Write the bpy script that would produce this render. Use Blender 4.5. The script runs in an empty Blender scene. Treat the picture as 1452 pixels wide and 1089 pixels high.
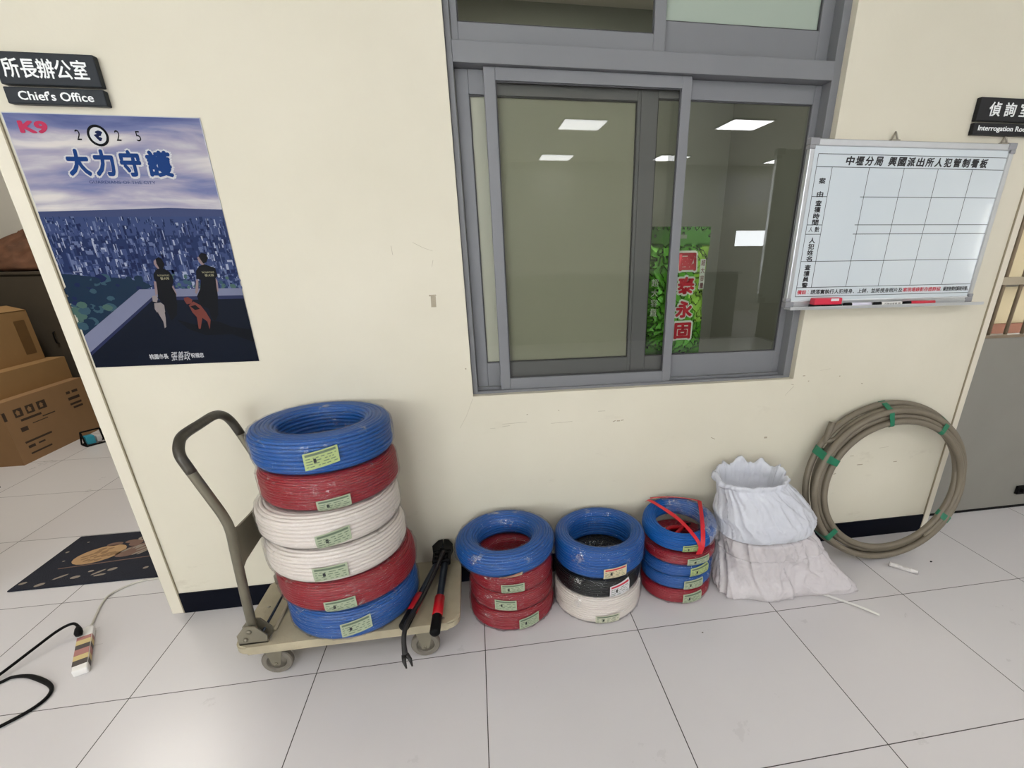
import bpy, bmesh, math, random
from mathutils import Vector, Matrix, noise
from mathutils.geometry import tessellate_polygon
PI = math.pi
random.seed(7)
SC = bpy.context.scene
COL = SC.collection

# ------------------------------------------------------------------ camera, view, light
cam_d = bpy.data.cameras.new('camera')
cam = bpy.data.objects.new('camera', cam_d); COL.objects.link(cam)
F_PX, CX, CY, WPX, HPX = 693.0293, 799.2504, 634.2653, 1452.0, 1089.0
right = Vector((0.985257, -0.1709, -0.007843))
down = Vector((-0.071657, -0.370615, -0.926018))
fwd = Vector((0.155349, 0.912928, -0.377398))
m = Matrix.Identity(4)
for i in range(3):
    m[i][0] = right[i]; m[i][1] = -down[i]; m[i][2] = -fwd[i]
m[0][3], m[1][3], m[2][3] = 0.029917, -1.89611, 1.407594
cam.matrix_world = m
cam_d.sensor_fit = 'HORIZONTAL'; cam_d.sensor_width = 36.0
cam_d.lens = F_PX / WPX * 36.0
cam_d.shift_x = -(CX - WPX / 2) / WPX
cam_d.shift_y = (CY - HPX / 2) / WPX
cam_d.clip_start = 0.05
SC.camera = cam

SC.view_settings.view_transform = 'Standard'
SC.view_settings.look = 'None'
SC.view_settings.gamma = 1.0
SC.view_settings.use_curve_mapping = False
SC.view_settings.exposure = 0.8

PANEL_E = 11.0          # ceiling panel strength
SIDE_E = 9.0            # unseen panels added to brighten the rooms behind the wall
SKY_E = 8.0             # daylight through the far windows

w = bpy.data.worlds.new('daylight'); SC.world = w
w.use_nodes = True
w.node_tree.nodes['Background'].inputs[0].default_value = (0.93, 0.97, 1.0, 1)
w.node_tree.nodes['Background'].inputs[1].default_value = SKY_E


# ------------------------------------------------------------------ materials
def lin(c):
    return tuple((x / 255 / 12.92) if x / 255 <= 0.04045 else ((x / 255 + 0.055) / 1.055) ** 2.4 for x in c)


def nd(nt, t, **kw):
    n = nt.nodes.new(t)
    for k, v in kw.items():
        setattr(n, k, v)
    return n


MATS = {}


def mat(name, rgb, rough=0.5, metal=0.0, var=0.06, scale=6.0, bump=0.0, bscale=60.0, spec=0.5, coat=0.0, emit=None):
    """procedural principled material: sRGB colour broken up by noise, optional fine bump"""
    if name in MATS:
        return MATS[name]
    mt = bpy.data.materials.new(name); mt.use_nodes = True
    nt = mt.node_tree; b = nt.nodes['Principled BSDF']
    c = lin(rgb)
    tc = nd(nt, 'ShaderNodeTexCoord')
    nz = nd(nt, 'ShaderNodeTexNoise'); nz.inputs['Scale'].default_value = scale; nz.inputs['Detail'].default_value = 4
    nt.links.new(tc.outputs['Object'], nz.inputs['Vector'])
    mx = nd(nt, 'ShaderNodeMix', data_type='RGBA')
    mx.inputs['A'].default_value = (*[x * (1 - var) for x in c], 1)
    mx.inputs['B'].default_value = (*[min(1, x * (1 + var)) for x in c], 1)
    nt.links.new(nz.outputs['Fac'], mx.inputs['Factor'])
    nt.links.new(mx.outputs['Result'], b.inputs['Base Color'])
    b.inputs['Roughness'].default_value = rough
    b.inputs['Metallic'].default_value = metal
    b.inputs['Specular IOR Level'].default_value = spec
    b.inputs['Coat Weight'].default_value = coat
    if emit:
        b.inputs['Emission Color'].default_value = (*lin(rgb), 1)
        b.inputs['Emission Strength'].default_value = emit
    if bump:
        n2 = nd(nt, 'ShaderNodeTexNoise'); n2.inputs['Scale'].default_value = bscale; n2.inputs['Detail'].default_value = 5
        nt.links.new(tc.outputs['Object'], n2.inputs['Vector'])
        bp = nd(nt, 'ShaderNodeBump'); bp.inputs['Strength'].default_value = bump; bp.inputs['Distance'].default_value = 0.01
        nt.links.new(n2.outputs['Fac'], bp.inputs['Height'])
        nt.links.new(bp.outputs['Normal'], b.inputs['Normal'])
    MATS[name] = mt
    return mt


def wall_material():
    mt = bpy.data.materials.new('cream_wall_paint'); mt.use_nodes = True
    nt = mt.node_tree; b = nt.nodes['Principled BSDF']; L = nt.links.new
    geo = nd(nt, 'ShaderNodeNewGeometry')
    n1 = nd(nt, 'ShaderNodeTexNoise'); n1.inputs['Scale'].default_value = 1.7; n1.inputs['Detail'].default_value = 6
    L(geo.outputs['Position'], n1.inputs['Vector'])
    r1 = nd(nt, 'ShaderNodeValToRGB')
    r1.color_ramp.elements[0].position = 0.3; r1.color_ramp.elements[0].color = (*lin((203, 197, 179)), 1)
    r1.color_ramp.elements[1].position = 0.7; r1.color_ramp.elements[1].color = (*lin((211, 205, 188)), 1)
    L(n1.outputs['Fac'], r1.inputs['Fac'])
    # grime and scuffs gathering on the lower metre of the wall
    n2 = nd(nt, 'ShaderNodeTexNoise'); n2.inputs['Scale'].default_value = 9; n2.inputs['Detail'].default_value = 9; n2.inputs['Roughness'].default_value = 0.7
    mp = nd(nt, 'ShaderNodeMapping'); mp.inputs['Scale'].default_value = (0.5, 1, 1.3)
    L(geo.outputs['Position'], mp.inputs['Vector']); L(mp.outputs['Vector'], n2.inputs['Vector'])
    r2 = nd(nt, 'ShaderNodeValToRGB')
    r2.color_ramp.elements[0].position = 0.6; r2.color_ramp.elements[0].color = (0, 0, 0, 1)
    r2.color_ramp.elements[1].position = 0.8; r2.color_ramp.elements[1].color = (1, 1, 1, 1)
    L(n2.outputs['Fac'], r2.inputs['Fac'])
    sx = nd(nt, 'ShaderNodeSeparateXYZ'); L(geo.outputs['Position'], sx.inputs['Vector'])
    mr = nd(nt, 'ShaderNodeMapRange'); mr.inputs['From Min'].default_value = 1.0; mr.inputs['From Max'].default_value = 0.45
    L(sx.outputs['Z'], mr.inputs['Value'])
    mu = nd(nt, 'ShaderNodeMath', operation='MULTIPLY'); L(r2.outputs['Color'], mu.inputs[0]); L(mr.outputs['Result'], mu.inputs[1])
    m2 = nd(nt, 'ShaderNodeMath', operation='MULTIPLY'); L(mu.outputs[0], m2.inputs[0]); m2.inputs[1].default_value = 0.45
    mx = nd(nt, 'ShaderNodeMix', data_type='RGBA'); L(m2.outputs[0], mx.inputs['Factor'])
    L(r1.outputs['Color'], mx.inputs['A']); mx.inputs['B'].default_value = (*lin((150, 138, 118)), 1)
    L(mx.outputs['Result'], b.inputs['Base Color'])
    b.inputs['Roughness'].default_value = 0.55; b.inputs['Specular IOR Level'].default_value = 0.3
    n3 = nd(nt, 'ShaderNodeTexNoise'); n3.inputs['Scale'].default_value = 18; n3.inputs['Detail'].default_value = 6
    L(geo.outputs['Position'], n3.inputs['Vector'])
    bp = nd(nt, 'ShaderNodeBump'); bp.inputs['Strength'].default_value = 0.06; bp.inputs['Distance'].default_value = 0.02
    L(n3.outputs['Fac'], bp.inputs['Height']); L(bp.outputs['Normal'], b.inputs['Normal'])
    return mt


def floor_material():
    mt = bpy.data.materials.new('polished_floor_tile'); mt.use_nodes = True
    nt = mt.node_tree; b = nt.nodes['Principled BSDF']; L = nt.links.new
    geo = nd(nt, 'ShaderNodeNewGeometry')
    sx = nd(nt, 'ShaderNodeSeparateXYZ'); L(geo.outputs['Position'], sx.inputs['Vector'])
    T = 0.6

    def axis(out, off):
        a = nd(nt, 'ShaderNodeMath', operation='SUBTRACT'); L(out, a.inputs[0]); a.inputs[1].default_value = off
        d = nd(nt, 'ShaderNodeMath', operation='DIVIDE'); L(a.outputs[0], d.inputs[0]); d.inputs[1].default_value = T
        fl = nd(nt, 'ShaderNodeMath', operation='FLOOR'); L(d.outputs[0], fl.inputs[0])
        fr = nd(nt, 'ShaderNodeMath', operation='FRACT'); L(d.outputs[0], fr.inputs[0])
        s = nd(nt, 'ShaderNodeMath', operation='SUBTRACT'); L(fr.outputs[0], s.inputs[0]); s.inputs[1].default_value = 0.5
        ab = nd(nt, 'ShaderNodeMath', operation='ABSOLUTE'); L(s.outputs[0], ab.inputs[0])
        g = nd(nt, 'ShaderNodeMath', operation='GREATER_THAN'); L(ab.outputs[0], g.inputs[0]); g.inputs[1].default_value = 0.5 - 0.0016 / T
        return fl.outputs[0], g.outputs[0]
    fx, gx = axis(sx.outputs['X'], -1.2299); fy, gy = axis(sx.outputs['Y'], -0.4418)
    gm = nd(nt, 'ShaderNodeMath', operation='MAXIMUM'); L(gx, gm.inputs[0]); L(gy, gm.inputs[1])
    cb = nd(nt, 'ShaderNodeCombineXYZ'); L(fx, cb.inputs[0]); L(fy, cb.inputs[1])
    wn = nd(nt, 'ShaderNodeTexWhiteNoise'); L(cb.outputs[0], wn.inputs['Vector'])
    tone = nd(nt, 'ShaderNodeMix', data_type='RGBA'); L(wn.outputs['Value'], tone.inputs['Factor'])
    tone.inputs['A'].default_value = (*lin((208, 204, 205)), 1); tone.inputs['B'].default_value = (*lin((213, 210, 211)), 1)
    n1 = nd(nt, 'ShaderNodeTexNoise'); n1.inputs['Scale'].default_value = 5; n1.inputs['Detail'].default_value = 8; n1.inputs['Roughness'].default_value = 0.65
    L(geo.outputs['Position'], n1.inputs['Vector'])
    r1 = nd(nt, 'ShaderNodeValToRGB')
    r1.color_ramp.elements[0].position = 0.22; r1.color_ramp.elements[0].color = (0.978, 0.976, 0.974, 1)
    r1.color_ramp.elements[1].position = 0.85; r1.color_ramp.elements[1].color = (1, 1, 1, 1)
    L(n1.outputs['Fac'], r1.inputs['Fac'])
    ml = nd(nt, 'ShaderNodeMix', data_type='RGBA', blend_type='MULTIPLY'); ml.inputs['Factor'].default_value = 1
    L(tone.outputs['Result'], ml.inputs['A']); L(r1.outputs['Color'], ml.inputs['B'])
    mx = nd(nt, 'ShaderNodeMix', data_type='RGBA'); L(gm.outputs[0], mx.inputs['Factor'])
    L(ml.outputs['Result'], mx.inputs['A']); mx.inputs['B'].default_value = (*lin((62, 56, 54)), 1)
    L(mx.outputs['Result'], b.inputs['Base Color'])
    rr = nd(nt, 'ShaderNodeMapRange'); rr.inputs['To Min'].default_value = 0.26; rr.inputs['To Max'].default_value = 0.30
    L(n1.outputs['Fac'], rr.inputs['Value']); L(rr.outputs['Result'], b.inputs['Roughness'])
    b.inputs['Specular IOR Level'].default_value = 0.4
    return mt


def film_material(name, tint, haze, gloss=0.14, rough=0.12):
    """clear packing film: mostly see-through, milky folds and sharp glints"""
    mt = bpy.data.materials.new(name); mt.use_nodes = True
    nt = mt.node_tree; L = nt.links.new
    nt.nodes.remove(nt.nodes['Principled BSDF']); out = nt.nodes['Material Output']
    tc = nd(nt, 'ShaderNodeTexCoord')
    nz = nd(nt, 'ShaderNodeTexNoise'); nz.inputs['Scale'].default_value = 22; nz.inputs['Detail'].default_value = 4; nz.inputs['Distortion'].default_value = 2.4
    L(tc.outputs['Object'], nz.inputs['Vector'])
    bp = nd(nt, 'ShaderNodeBump'); bp.inputs['Strength'].default_value = 0.6; bp.inputs['Distance'].default_value = 0.02
    L(nz.outputs['Fac'], bp.inputs['Height'])
    tr = nd(nt, 'ShaderNodeBsdfTransparent'); tr.inputs[0].default_value = (*tint, 1)
    df = nd(nt, 'ShaderNodeBsdfDiffuse'); df.inputs[0].default_value = (0.8, 0.8, 0.8, 1); L(bp.outputs[0], df.inputs['Normal'])
    gl = nd(nt, 'ShaderNodeBsdfGlossy'); gl.inputs['Roughness'].default_value = rough; L(bp.outputs[0], gl.inputs['Normal'])
    hz = nd(nt, 'ShaderNodeMapRange'); hz.inputs['From Min'].default_value = 0.45; hz.inputs['From Max'].default_value = 0.8
    hz.inputs['To Min'].default_value = haze * 0.3; hz.inputs['To Max'].default_value = haze * 4.0
    L(nz.outputs['Fac'], hz.inputs['Value'])
    m1 = nd(nt, 'ShaderNodeMixShader'); L(hz.outputs[0], m1.inputs[0]); L(tr.outputs[0], m1.inputs[1]); L(df.outputs[0], m1.inputs[2])
    lw = nd(nt, 'ShaderNodeLayerWeight'); lw.inputs[0].default_value = 0.2
    fr = nd(nt, 'ShaderNodeMapRange'); fr.inputs['To Min'].default_value = gloss * 0.2; fr.inputs['To Max'].default_value = gloss * 2.0
    L(lw.outputs['Fresnel'], fr.inputs['Value'])
    n2 = nd(nt, 'ShaderNodeTexNoise'); n2.inputs['Scale'].default_value = 11; n2.inputs['Detail'].default_value = 6; n2.inputs['Roughness'].default_value = 0.75
    L(tc.outputs['Object'], n2.inputs['Vector'])
    cr = nd(nt, 'ShaderNodeMapRange'); cr.inputs['From Min'].default_value = 0.60; cr.inputs['From Max'].default_value = 0.72; cr.inputs['To Max'].default_value = gloss * 4.0
    L(n2.outputs['Fac'], cr.inputs['Value'])
    mr = nd(nt, 'ShaderNodeMath', operation='ADD'); L(fr.outputs[0], mr.inputs[0]); L(cr.outputs[0], mr.inputs[1])
    m2 = nd(nt, 'ShaderNodeMixShader'); L(mr.outputs[0], m2.inputs[0]); L(m1.outputs[0], m2.inputs[1]); L(gl.outputs[0], m2.inputs[2])
    L(m2.outputs[0], out.inputs['Surface'])
    return mt


def glass_material(name, tint, refl=1.0):
    mt = bpy.data.materials.new(name); mt.use_nodes = True
    nt = mt.node_tree; L = nt.links.new
    nt.nodes.remove(nt.nodes['Principled BSDF']); out = nt.nodes['Material Output']
    tr = nd(nt, 'ShaderNodeBsdfTransparent'); tr.inputs[0].default_value = (*tint, 1)
    gl = nd(nt, 'ShaderNodeBsdfGlossy'); gl.inputs['Roughness'].default_value = 0.0
    fr = nd(nt, 'ShaderNodeFresnel'); fr.inputs[0].default_value = 1.5
    mu = nd(nt, 'ShaderNodeMath', operation='MULTIPLY'); L(fr.outputs[0], mu.inputs[0]); mu.inputs[1].default_value = refl
    mx = nd(nt, 'ShaderNodeMixShader'); L(mu.outputs[0], mx.inputs[0]); L(tr.outputs[0], mx.inputs[1]); L(gl.outputs[0], mx.inputs[2])
    L(mx.outputs[0], out.inputs['Surface'])
    return mt


def bag_material(name, rgb, trans=0.35):
    mt = bpy.data.materials.new(name); mt.use_nodes = True
    nt = mt.node_tree; L = nt.links.new
    b = nt.nodes['Principled BSDF']; out = nt.nodes['Material Output']
    tc = nd(nt, 'ShaderNodeTexCoord')
    nz = nd(nt, 'ShaderNodeTexNoise'); nz.inputs['Scale'].default_value = 14; nz.inputs['Detail'].default_value = 5; nz.inputs['Distortion'].default_value = 2.0
    L(tc.outputs['Object'], nz.inputs['Vector'])
    bp = nd(nt, 'ShaderNodeBump'); bp.inputs['Strength'].default_value = 0.28; bp.inputs['Distance'].default_value = 0.02
    L(nz.outputs['Fac'], bp.inputs['Height'])
    cr = nd(nt, 'ShaderNodeMix', data_type='RGBA'); L(nz.outputs['Fac'], cr.inputs['Factor'])
    c = lin(rgb); cr.inputs['A'].default_value = (*[x * 0.9 for x in c], 1); cr.inputs['B'].default_value = (*[min(1, x * 1.06) for x in c], 1)
    L(cr.outputs['Result'], b.inputs['Base Color']); b.inputs['Roughness'].default_value = 0.22
    L(bp.outputs[0], b.inputs['Normal'])
    tl = nd(nt, 'ShaderNodeBsdfTranslucent'); tl.inputs[0].default_value = (*c, 1); L(bp.outputs[0], tl.inputs['Normal'])
    mx = nd(nt, 'ShaderNodeMixShader'); mx.inputs[0].default_value = trans
    L(b.outputs[0], mx.inputs[1]); L(tl.outputs[0], mx.inputs[2]); L(mx.outputs[0], out.inputs['Surface'])
    return mt


def sky_print_material():
    """printed sunset clouds on the poster: banded noise over the sheet"""
    mt = bpy.data.materials.new('printed_cloud_sky'); mt.use_nodes = True
    nt = mt.node_tree; b = nt.nodes['Principled BSDF']; L = nt.links.new
    tc = nd(nt, 'ShaderNodeTexCoord')
    mp = nd(nt, 'ShaderNodeMapping'); mp.inputs['Scale'].default_value = (3.2, 1, 15.0); mp.inputs['Rotation'].default_value = (0, 0.08, 0)
    L(tc.outputs['Object'], mp.inputs['Vector'])
    nz = nd(nt, 'ShaderNodeTexNoise'); nz.inputs['Scale'].default_value = 1.0; nz.inputs['Detail'].default_value = 6; nz.inputs['Distortion'].default_value = 0.5
    L(mp.outputs[0], nz.inputs['Vector'])
    sp = nd(nt, 'ShaderNodeSeparateXYZ'); L(tc.outputs['Object'], sp.inputs[0])
    band = nd(nt, 'ShaderNodeValToRGB')   # printed brightness by height on the sheet (z from 0.48 to 0.736)
    mr = nd(nt, 'ShaderNodeMapRange'); mr.inputs['From Min'].default_value = 0.48; mr.inputs['From Max'].default_value = 0.736
    L(sp.outputs['Z'], mr.inputs['Value']); L(mr.outputs[0], band.inputs[0])
    els = band.color_ramp.elements
    els[0].position = 0.0; els[0].color = (0.62, 0.62, 0.62, 1); els[1].position = 1.0; els[1].color = (0.12, 0.12, 0.12, 1)
    for p, v in ((0.13, 0.72), (0.24, 0.36), (0.4, 0.34), (0.55, 0.62), (0.72, 0.66), (0.84, 0.36)):
        e = els.new(p); e.color = (v, v, v, 1)
    ad = nd(nt, 'ShaderNodeMath', operation='ADD'); L(band.outputs[0], ad.inputs[0])
    sc = nd(nt, 'ShaderNodeMath', operation='MULTIPLY_ADD'); L(nz.outputs['Fac'], sc.inputs[0]); sc.inputs[1].default_value = 1.5; sc.inputs[2].default_value = -0.75
    L(sc.outputs[0], ad.inputs[1])
    cr = nd(nt, 'ShaderNodeValToRGB'); L(ad.outputs[0], cr.inputs[0])
    e = cr.color_ramp.elements
    e[0].position = 0.0; e[0].color = (*lin((64, 76, 122)), 1); e[1].position = 1.0; e[1].color = (*lin((214, 206, 192)), 1)
    for p, c in ((0.28, (104, 109, 146)), (0.5, (150, 145, 162)), (0.72, (192, 187, 184))):
        q = e.new(p); q.color = (*lin(c), 1)
    L(cr.outputs[0], b.inputs['Base Color']); b.inputs['Roughness'].default_value = 0.4; b.inputs['Specular IOR Level'].default_value = 0.1
    return mt


M_WALL = wall_material(); M_FLOOR = floor_material()
M_FILM = film_material('clear_packing_film', (0.98, 0.98, 0.985), 0.007, 0.16, 0.06)
M_FILM_MILKY = film_material('milky_packing_film', (0.97, 0.97, 0.98), 0.018, 0.16, 0.07)
M_FILM_TORN = film_material('torn_hazy_film', (0.95, 0.95, 0.97), 0.09, 0.18, 0.08)
M_GLASS = glass_material('smoky_window_glass', (0.74, 0.74, 0.69), 0.8)
M_GLASS_CLEAR = glass_material('clear_window_glass', (0.88, 0.90, 0.87), 2.0)
M_GLASS_FILMED = glass_material('filmed_window_glass', (0.9, 0.91, 0.88), 0.5)
M_BAG = bag_material('white_plastic_bag', (226, 228, 236), 0.3)
M_BAG2 = bag_material('grey_white_plastic_bag', (222, 216, 218), 0.25)
M_SKY = sky_print_material()
M_FRAME = mat('grey_powder_coat', (114, 115, 119), 0.42, 0.0, 0.04, 8, 0.03, 90)
M_TRIM = mat('cream_door_casing', (210, 203, 186), 0.45, 0, 0.05, 5, 0.04, 40)
M_BASE = mat('navy_skirting', (8, 11, 22), 0.45, 0, 0.15, 10, spec=0.08)
M_CEIL = mat('ceiling_board', (226, 224, 216), 0.8, 0, 0.03, 4)
M_BLUE = mat('blue_pvc_wire', (10, 80, 152), 0.36, 0, 0.12, 12, spec=0.3)
M_RED = mat('red_pvc_wire', (142, 10, 32), 0.36, 0, 0.12, 12, spec=0.3)
M_WHITE = mat('white_pvc_wire', (216, 207, 199), 0.34, 0, 0.05, 12)
M_BLACK = mat('black_pvc_wire', (10, 11, 14), 0.35, 0, 0.2, 12, spec=0.2)
M_LABEL = mat('pale_green_label_paper', (158, 168, 142), 0.6, 0, 0.06, 30)
M_LABEL2 = mat('cream_label_paper', (196, 184, 152), 0.6, 0, 0.06, 30)
M_LABEL3 = mat('white_label_paper', (206, 204, 206), 0.6, 0, 0.04, 30)
M_LABEL4 = mat('lime_label_paper', (162, 178, 118), 0.55, 0, 0.08, 30)
M_INKG = mat('dark_green_print', (92, 106, 86), 0.6)
M_INKR = mat('red_print', (186, 40, 56), 0.55)
M_INK = mat('black_print', (24, 24, 28), 0.55)
M_CART = mat('worn_beige_deck', (166, 156, 132), 0.6, 0, 0.28, 9, 0.25, 35)
M_TUBE = mat('worn_grey_steel_tube', (112, 107, 92), 0.42, 0.45, 0.3, 14, 0.1, 60)
M_GUSSET = mat('dull_olive_steel', (120, 114, 98), 0.5, 0.2, 0.2, 10, 0.1, 60)
M_WHEEL = mat('grey_rubber_wheel', (112, 106, 96), 0.65, 0, 0.2, 20)
M_HUB = mat('dull_zinc', (150, 144, 132), 0.4, 0.6, 0.15, 20)
M_DARK = mat('black_rubber', (11, 11, 12), 0.5, 0, 0.2, 20, spec=0.12)
M_GUN = mat('blued_steel', (46, 53, 63), 0.35, 0.5, 0.15, 20)
M_REDGRIP = mat('red_vinyl_grip', (168, 10, 24), 0.38, 0, 0.1, 20)
M_HOSE = mat('grey_brown_conduit', (112, 103, 88), 0.5, 0, 0.2, 10, 0.12, 90)
M_TAPE = mat('green_tape', (16, 106, 76), 0.4, 0, 0.2, 30)
M_SIGN = mat('charcoal_sign_plate', (24, 30, 37), 0.4, 0, 0.1, 5, spec=0.25)
M_SIGN2 = mat('black_sign_plate', (26, 26, 28), 0.4, 0, 0.1, 5, spec=0.25)
M_LETTER = mat('white_sign_letter', (232, 234, 234), 0.5, 0, 0.02)
M_ALU = mat('brushed_aluminium', (196, 198, 200), 0.32, 0.7, 0.06, 30)
M_BOARD = mat('whiteboard_enamel', (203, 211, 216), 0.12, 0, 0.03, 3, coat=0.5)
M_STEEL = mat('grey_painted_steel', (132, 129, 122), 0.36, 0.1, 0.09, 4, 0.05, 20)
M_BAR = mat('tan_painted_bars', (128, 112, 92), 0.45, 0, 0.08, 8)
M_CARD = mat('brown_cardboard', (150, 116, 74), 0.75, 0, 0.1, 7)
M_CARD2 = mat('dull_cardboard', (150, 116, 80), 0.75, 0, 0.1, 7)
M_CAB = mat('dark_grey_cabinet', (70, 63, 54), 0.5, 0.1, 0.08, 5)
M_WSTRIP = mat('white_plastic', (232, 230, 226), 0.35, 0, 0.03)


# ------------------------------------------------------------------ mesh helpers
class MB:
    """collects shapes into one mesh"""
    def __init__(self):
        self.v = []; self.f = []; self.mi = []; self.sm = []

    def add(self, vs, fs, mi=0, sm=False, mtx=None):
        o = len(self.v)
        for p in vs:
            p = Vector(p)
            if mtx is not None:
                p = mtx @ p
            self.v.append(p)
        for f in fs:
            self.f.append([i + o for i in f]); self.mi.append(mi); self.sm.append(sm)

    def box(self, x0, x1, y0, y1, z0, z1, mi=0, bev=0.0, mtx=None, seg=2):
        bm = bmesh.new()
        bmesh.ops.create_cube(bm, size=1)
        for q in bm.verts:
            q.co = Vector(((x0 + x1) / 2 + q.co.x * (x1 - x0), (y0 + y1) / 2 + q.co.y * (y1 - y0), (z0 + z1) / 2 + q.co.z * (z1 - z0)))
        if bev:
            bmesh.ops.bevel(bm, geom=list(bm.edges), offset=bev, segments=seg, affect='EDGES', profile=0.5)
        self.bm(bm, mi, False, mtx)

    def bm(self, bm, mi=0, sm=False, mtx=None):
        bm.verts.index_update()
        self.add([q.co.copy() for q in bm.verts], [[q.index for q in f.verts] for f in bm.faces], mi, sm, mtx)
        bm.free()

    def tube(self, pts, r, n=12, mi=0, cap=True, closed=False, sm=True):
        pts = [Vector(p) for p in pts]; N = len(pts)
        rs = r if isinstance(r, (list, tuple)) else [r] * N
        up = None; rings = []
        for i, p in enumerate(pts):
            if closed:
                t = pts[(i + 1) % N] - pts[i - 1]
            else:
                t = pts[min(i + 1, N - 1)] - pts[max(i - 1, 0)]
            t = t.normalized() if t.length > 1e-9 else Vector((0, 0, 1))
            if up is None:
                a = Vector((0, 0, 1)) if abs(t.z) < 0.9 else Vector((1, 0, 0))
                up = t.cross(a).normalized()
            up = (up - t * up.dot(t)).normalized(); s = t.cross(up)
            rings.append([p + (up * math.cos(2 * PI * k / n) + s * math.sin(2 * PI * k / n)) * rs[i] for k in range(n)])
        vs = [q for ring in rings for q in ring]; fs = []
        for i in range(N if closed else N - 1):
            a, b = i * n, ((i + 1) % N) * n
            for k in range(n):
                fs.append([a + k, b + k, b + (k + 1) % n, a + (k + 1) % n][::-1])
        if cap and not closed:
            fs.append(list(range(n))[::-1][::-1]); fs.append([(N - 1) * n + k for k in range(n)][::-1])
        self.add(vs, fs, mi, sm)

    def cyl(self, p0, p1, r0, r1=None, n=24, mi=0, bev=0.0):
        p0, p1 = Vector(p0), Vector(p1); r1 = r0 if r1 is None else r1
        if bev:
            d = (p1 - p0).normalized() * bev
            self.tube([p0, p0 + d * 0.0001, p0 + d, p1 - d, p1 - d * 0.0001, p1], [r0 - bev, r0 - bev, r0, r1, r1 - bev, r1 - bev], n, mi)
        else:
            e = (p1 - p0) * 1e-4
            self.tube([p0, p0 + e, p1 - e, p1], [r0, r0, r1, r1], n, mi)

    def poly(self, pts, mi=0):
        tr = tessellate_polygon([[Vector(p) for p in pts]])
        self.add(pts, [list(t) for t in tr], mi)

    def prism(self, pts2, y0, y1, mi=0, axis='y'):
        """extruded polygon; pts2 in the plane normal to axis"""
        n = len(pts2)
        def P(a, b, c):
            return {'y': (a, c, b), 'x': (c, a, b), 'z': (a, b, c)}[axis]
        vs = [P(a, b, y0) for a, b in pts2] + [P(a, b, y1) for a, b in pts2]
        fs = [list(range(n)), list(range(n, 2 * n))[::-1]] + [[i, i + n, (i + 1) % n + n, (i + 1) % n] for i in range(n)]
        self.add(vs, fs, mi)

    def sphere(self, c, r, n=16, mi=0, scale=(1, 1, 1)):
        bm = bmesh.new(); bmesh.ops.create_uvsphere(bm, u_segments=n, v_segments=max(6, n // 2), radius=r)
        self.bm(bm, mi, True, Matrix.Translation(c) @ Matrix.Diagonal((*scale, 1)))

    def build(self, name, mats, parent=None, fix=True, loc=None):
        me = bpy.data.meshes.new(name)
        off = Vector(loc) if loc is not None else Vector((0, 0, 0))
        me.from_pydata([tuple(p - off) for p in self.v], [], self.f)
        for mt in (mats if isinstance(mats, (list, tuple)) else [mats]):
            me.materials.append(mt)
        for p, i, s in zip(me.polygons, self.mi, self.sm):
            p.material_index = i; p.use_smooth = s
        if fix:
            bm = bmesh.new(); bm.from_mesh(me); bmesh.ops.recalc_face_normals(bm, faces=list(bm.faces)); bm.to_mesh(me); bm.free()
        me.update()
        o = bpy.data.objects.new(name, me); COL.objects.link(o)
        o.location = off
        if parent is not None:
            o.parent = parent
        return o


def tag(o, label, cat, group=None):
    o['label'] = label; o['category'] = cat
    if group:
        o['group'] = group
    return o


def thing(name, label, cat, loc=(0, 0, 0), rot=(0, 0, 0), group=None):
    o = bpy.data.objects.new(name, None); COL.objects.link(o)
    o.location = loc; o.rotation_euler = rot; o.empty_display_size = 0.05
    return tag(o, label, cat, group)


def struct(o):
    o['kind'] = 'structure'
    return o


def smooth(pts, n=8, closed=False):
    pts = [Vector(p) for p in pts]; N = len(pts); out = []
    rng = range(N if closed else N - 1)
    for i in rng:
        if closed:
            p0, p1, p2, p3 = pts[i - 1], pts[i], pts[(i + 1) % N], pts[(i + 2) % N]
        else:
            p0, p1, p2, p3 = pts[max(i - 1, 0)], pts[i], pts[i + 1], pts[min(i + 2, N - 1)]
        for k in range(n):
            t = k / n
            out.append(0.5 * ((2 * p1) + (-p0 + p2) * t + (2 * p0 - 5 * p1 + 4 * p2 - p3) * t * t + (-p0 + 3 * p1 - 3 * p2 + p3) * t ** 3))
    if not closed:
        out.append(pts[-1])
    return out


def rrect(x0, x1, y0, y1, r, n=6):
    out = []
    for cx, cy, a0 in ((x1 - r, y1 - r, 0), (x0 + r, y1 - r, 90), (x0 + r, y0 + r, 180), (x1 - r, y0 + r, 270)):
        for k in range(n + 1):
            a = math.radians(a0 + 90 * k / n); out.append((cx + r * math.cos(a), cy + r * math.sin(a)))
    return out


_TXT = {}


def text_geo(s, bold=0.0):
    key = (s, bold)
    if key in _TXT:
        return _TXT[key]
    cu = bpy.data.curves.new('lettering_curve', 'FONT'); cu.body = s; cu.size = 1.0; cu.offset = bold; cu.resolution_u = 3
    ob = bpy.data.objects.new('lettering_curve', cu); COL.objects.link(ob)
    bpy.context.view_layer.update()
    dg = bpy.context.evaluated_depsgraph_get()
    me = bpy.data.meshes.new_from_object(ob.evaluated_get(dg))
    vs = [(q.co.x, q.co.y) for q in me.vertices]; fs = [list(p.vertices) for p in me.polygons]
    bpy.data.objects.remove(ob); bpy.data.curves.remove(cu); bpy.data.meshes.remove(me)
    _TXT[key] = (vs, fs)
    return vs, fs


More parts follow.
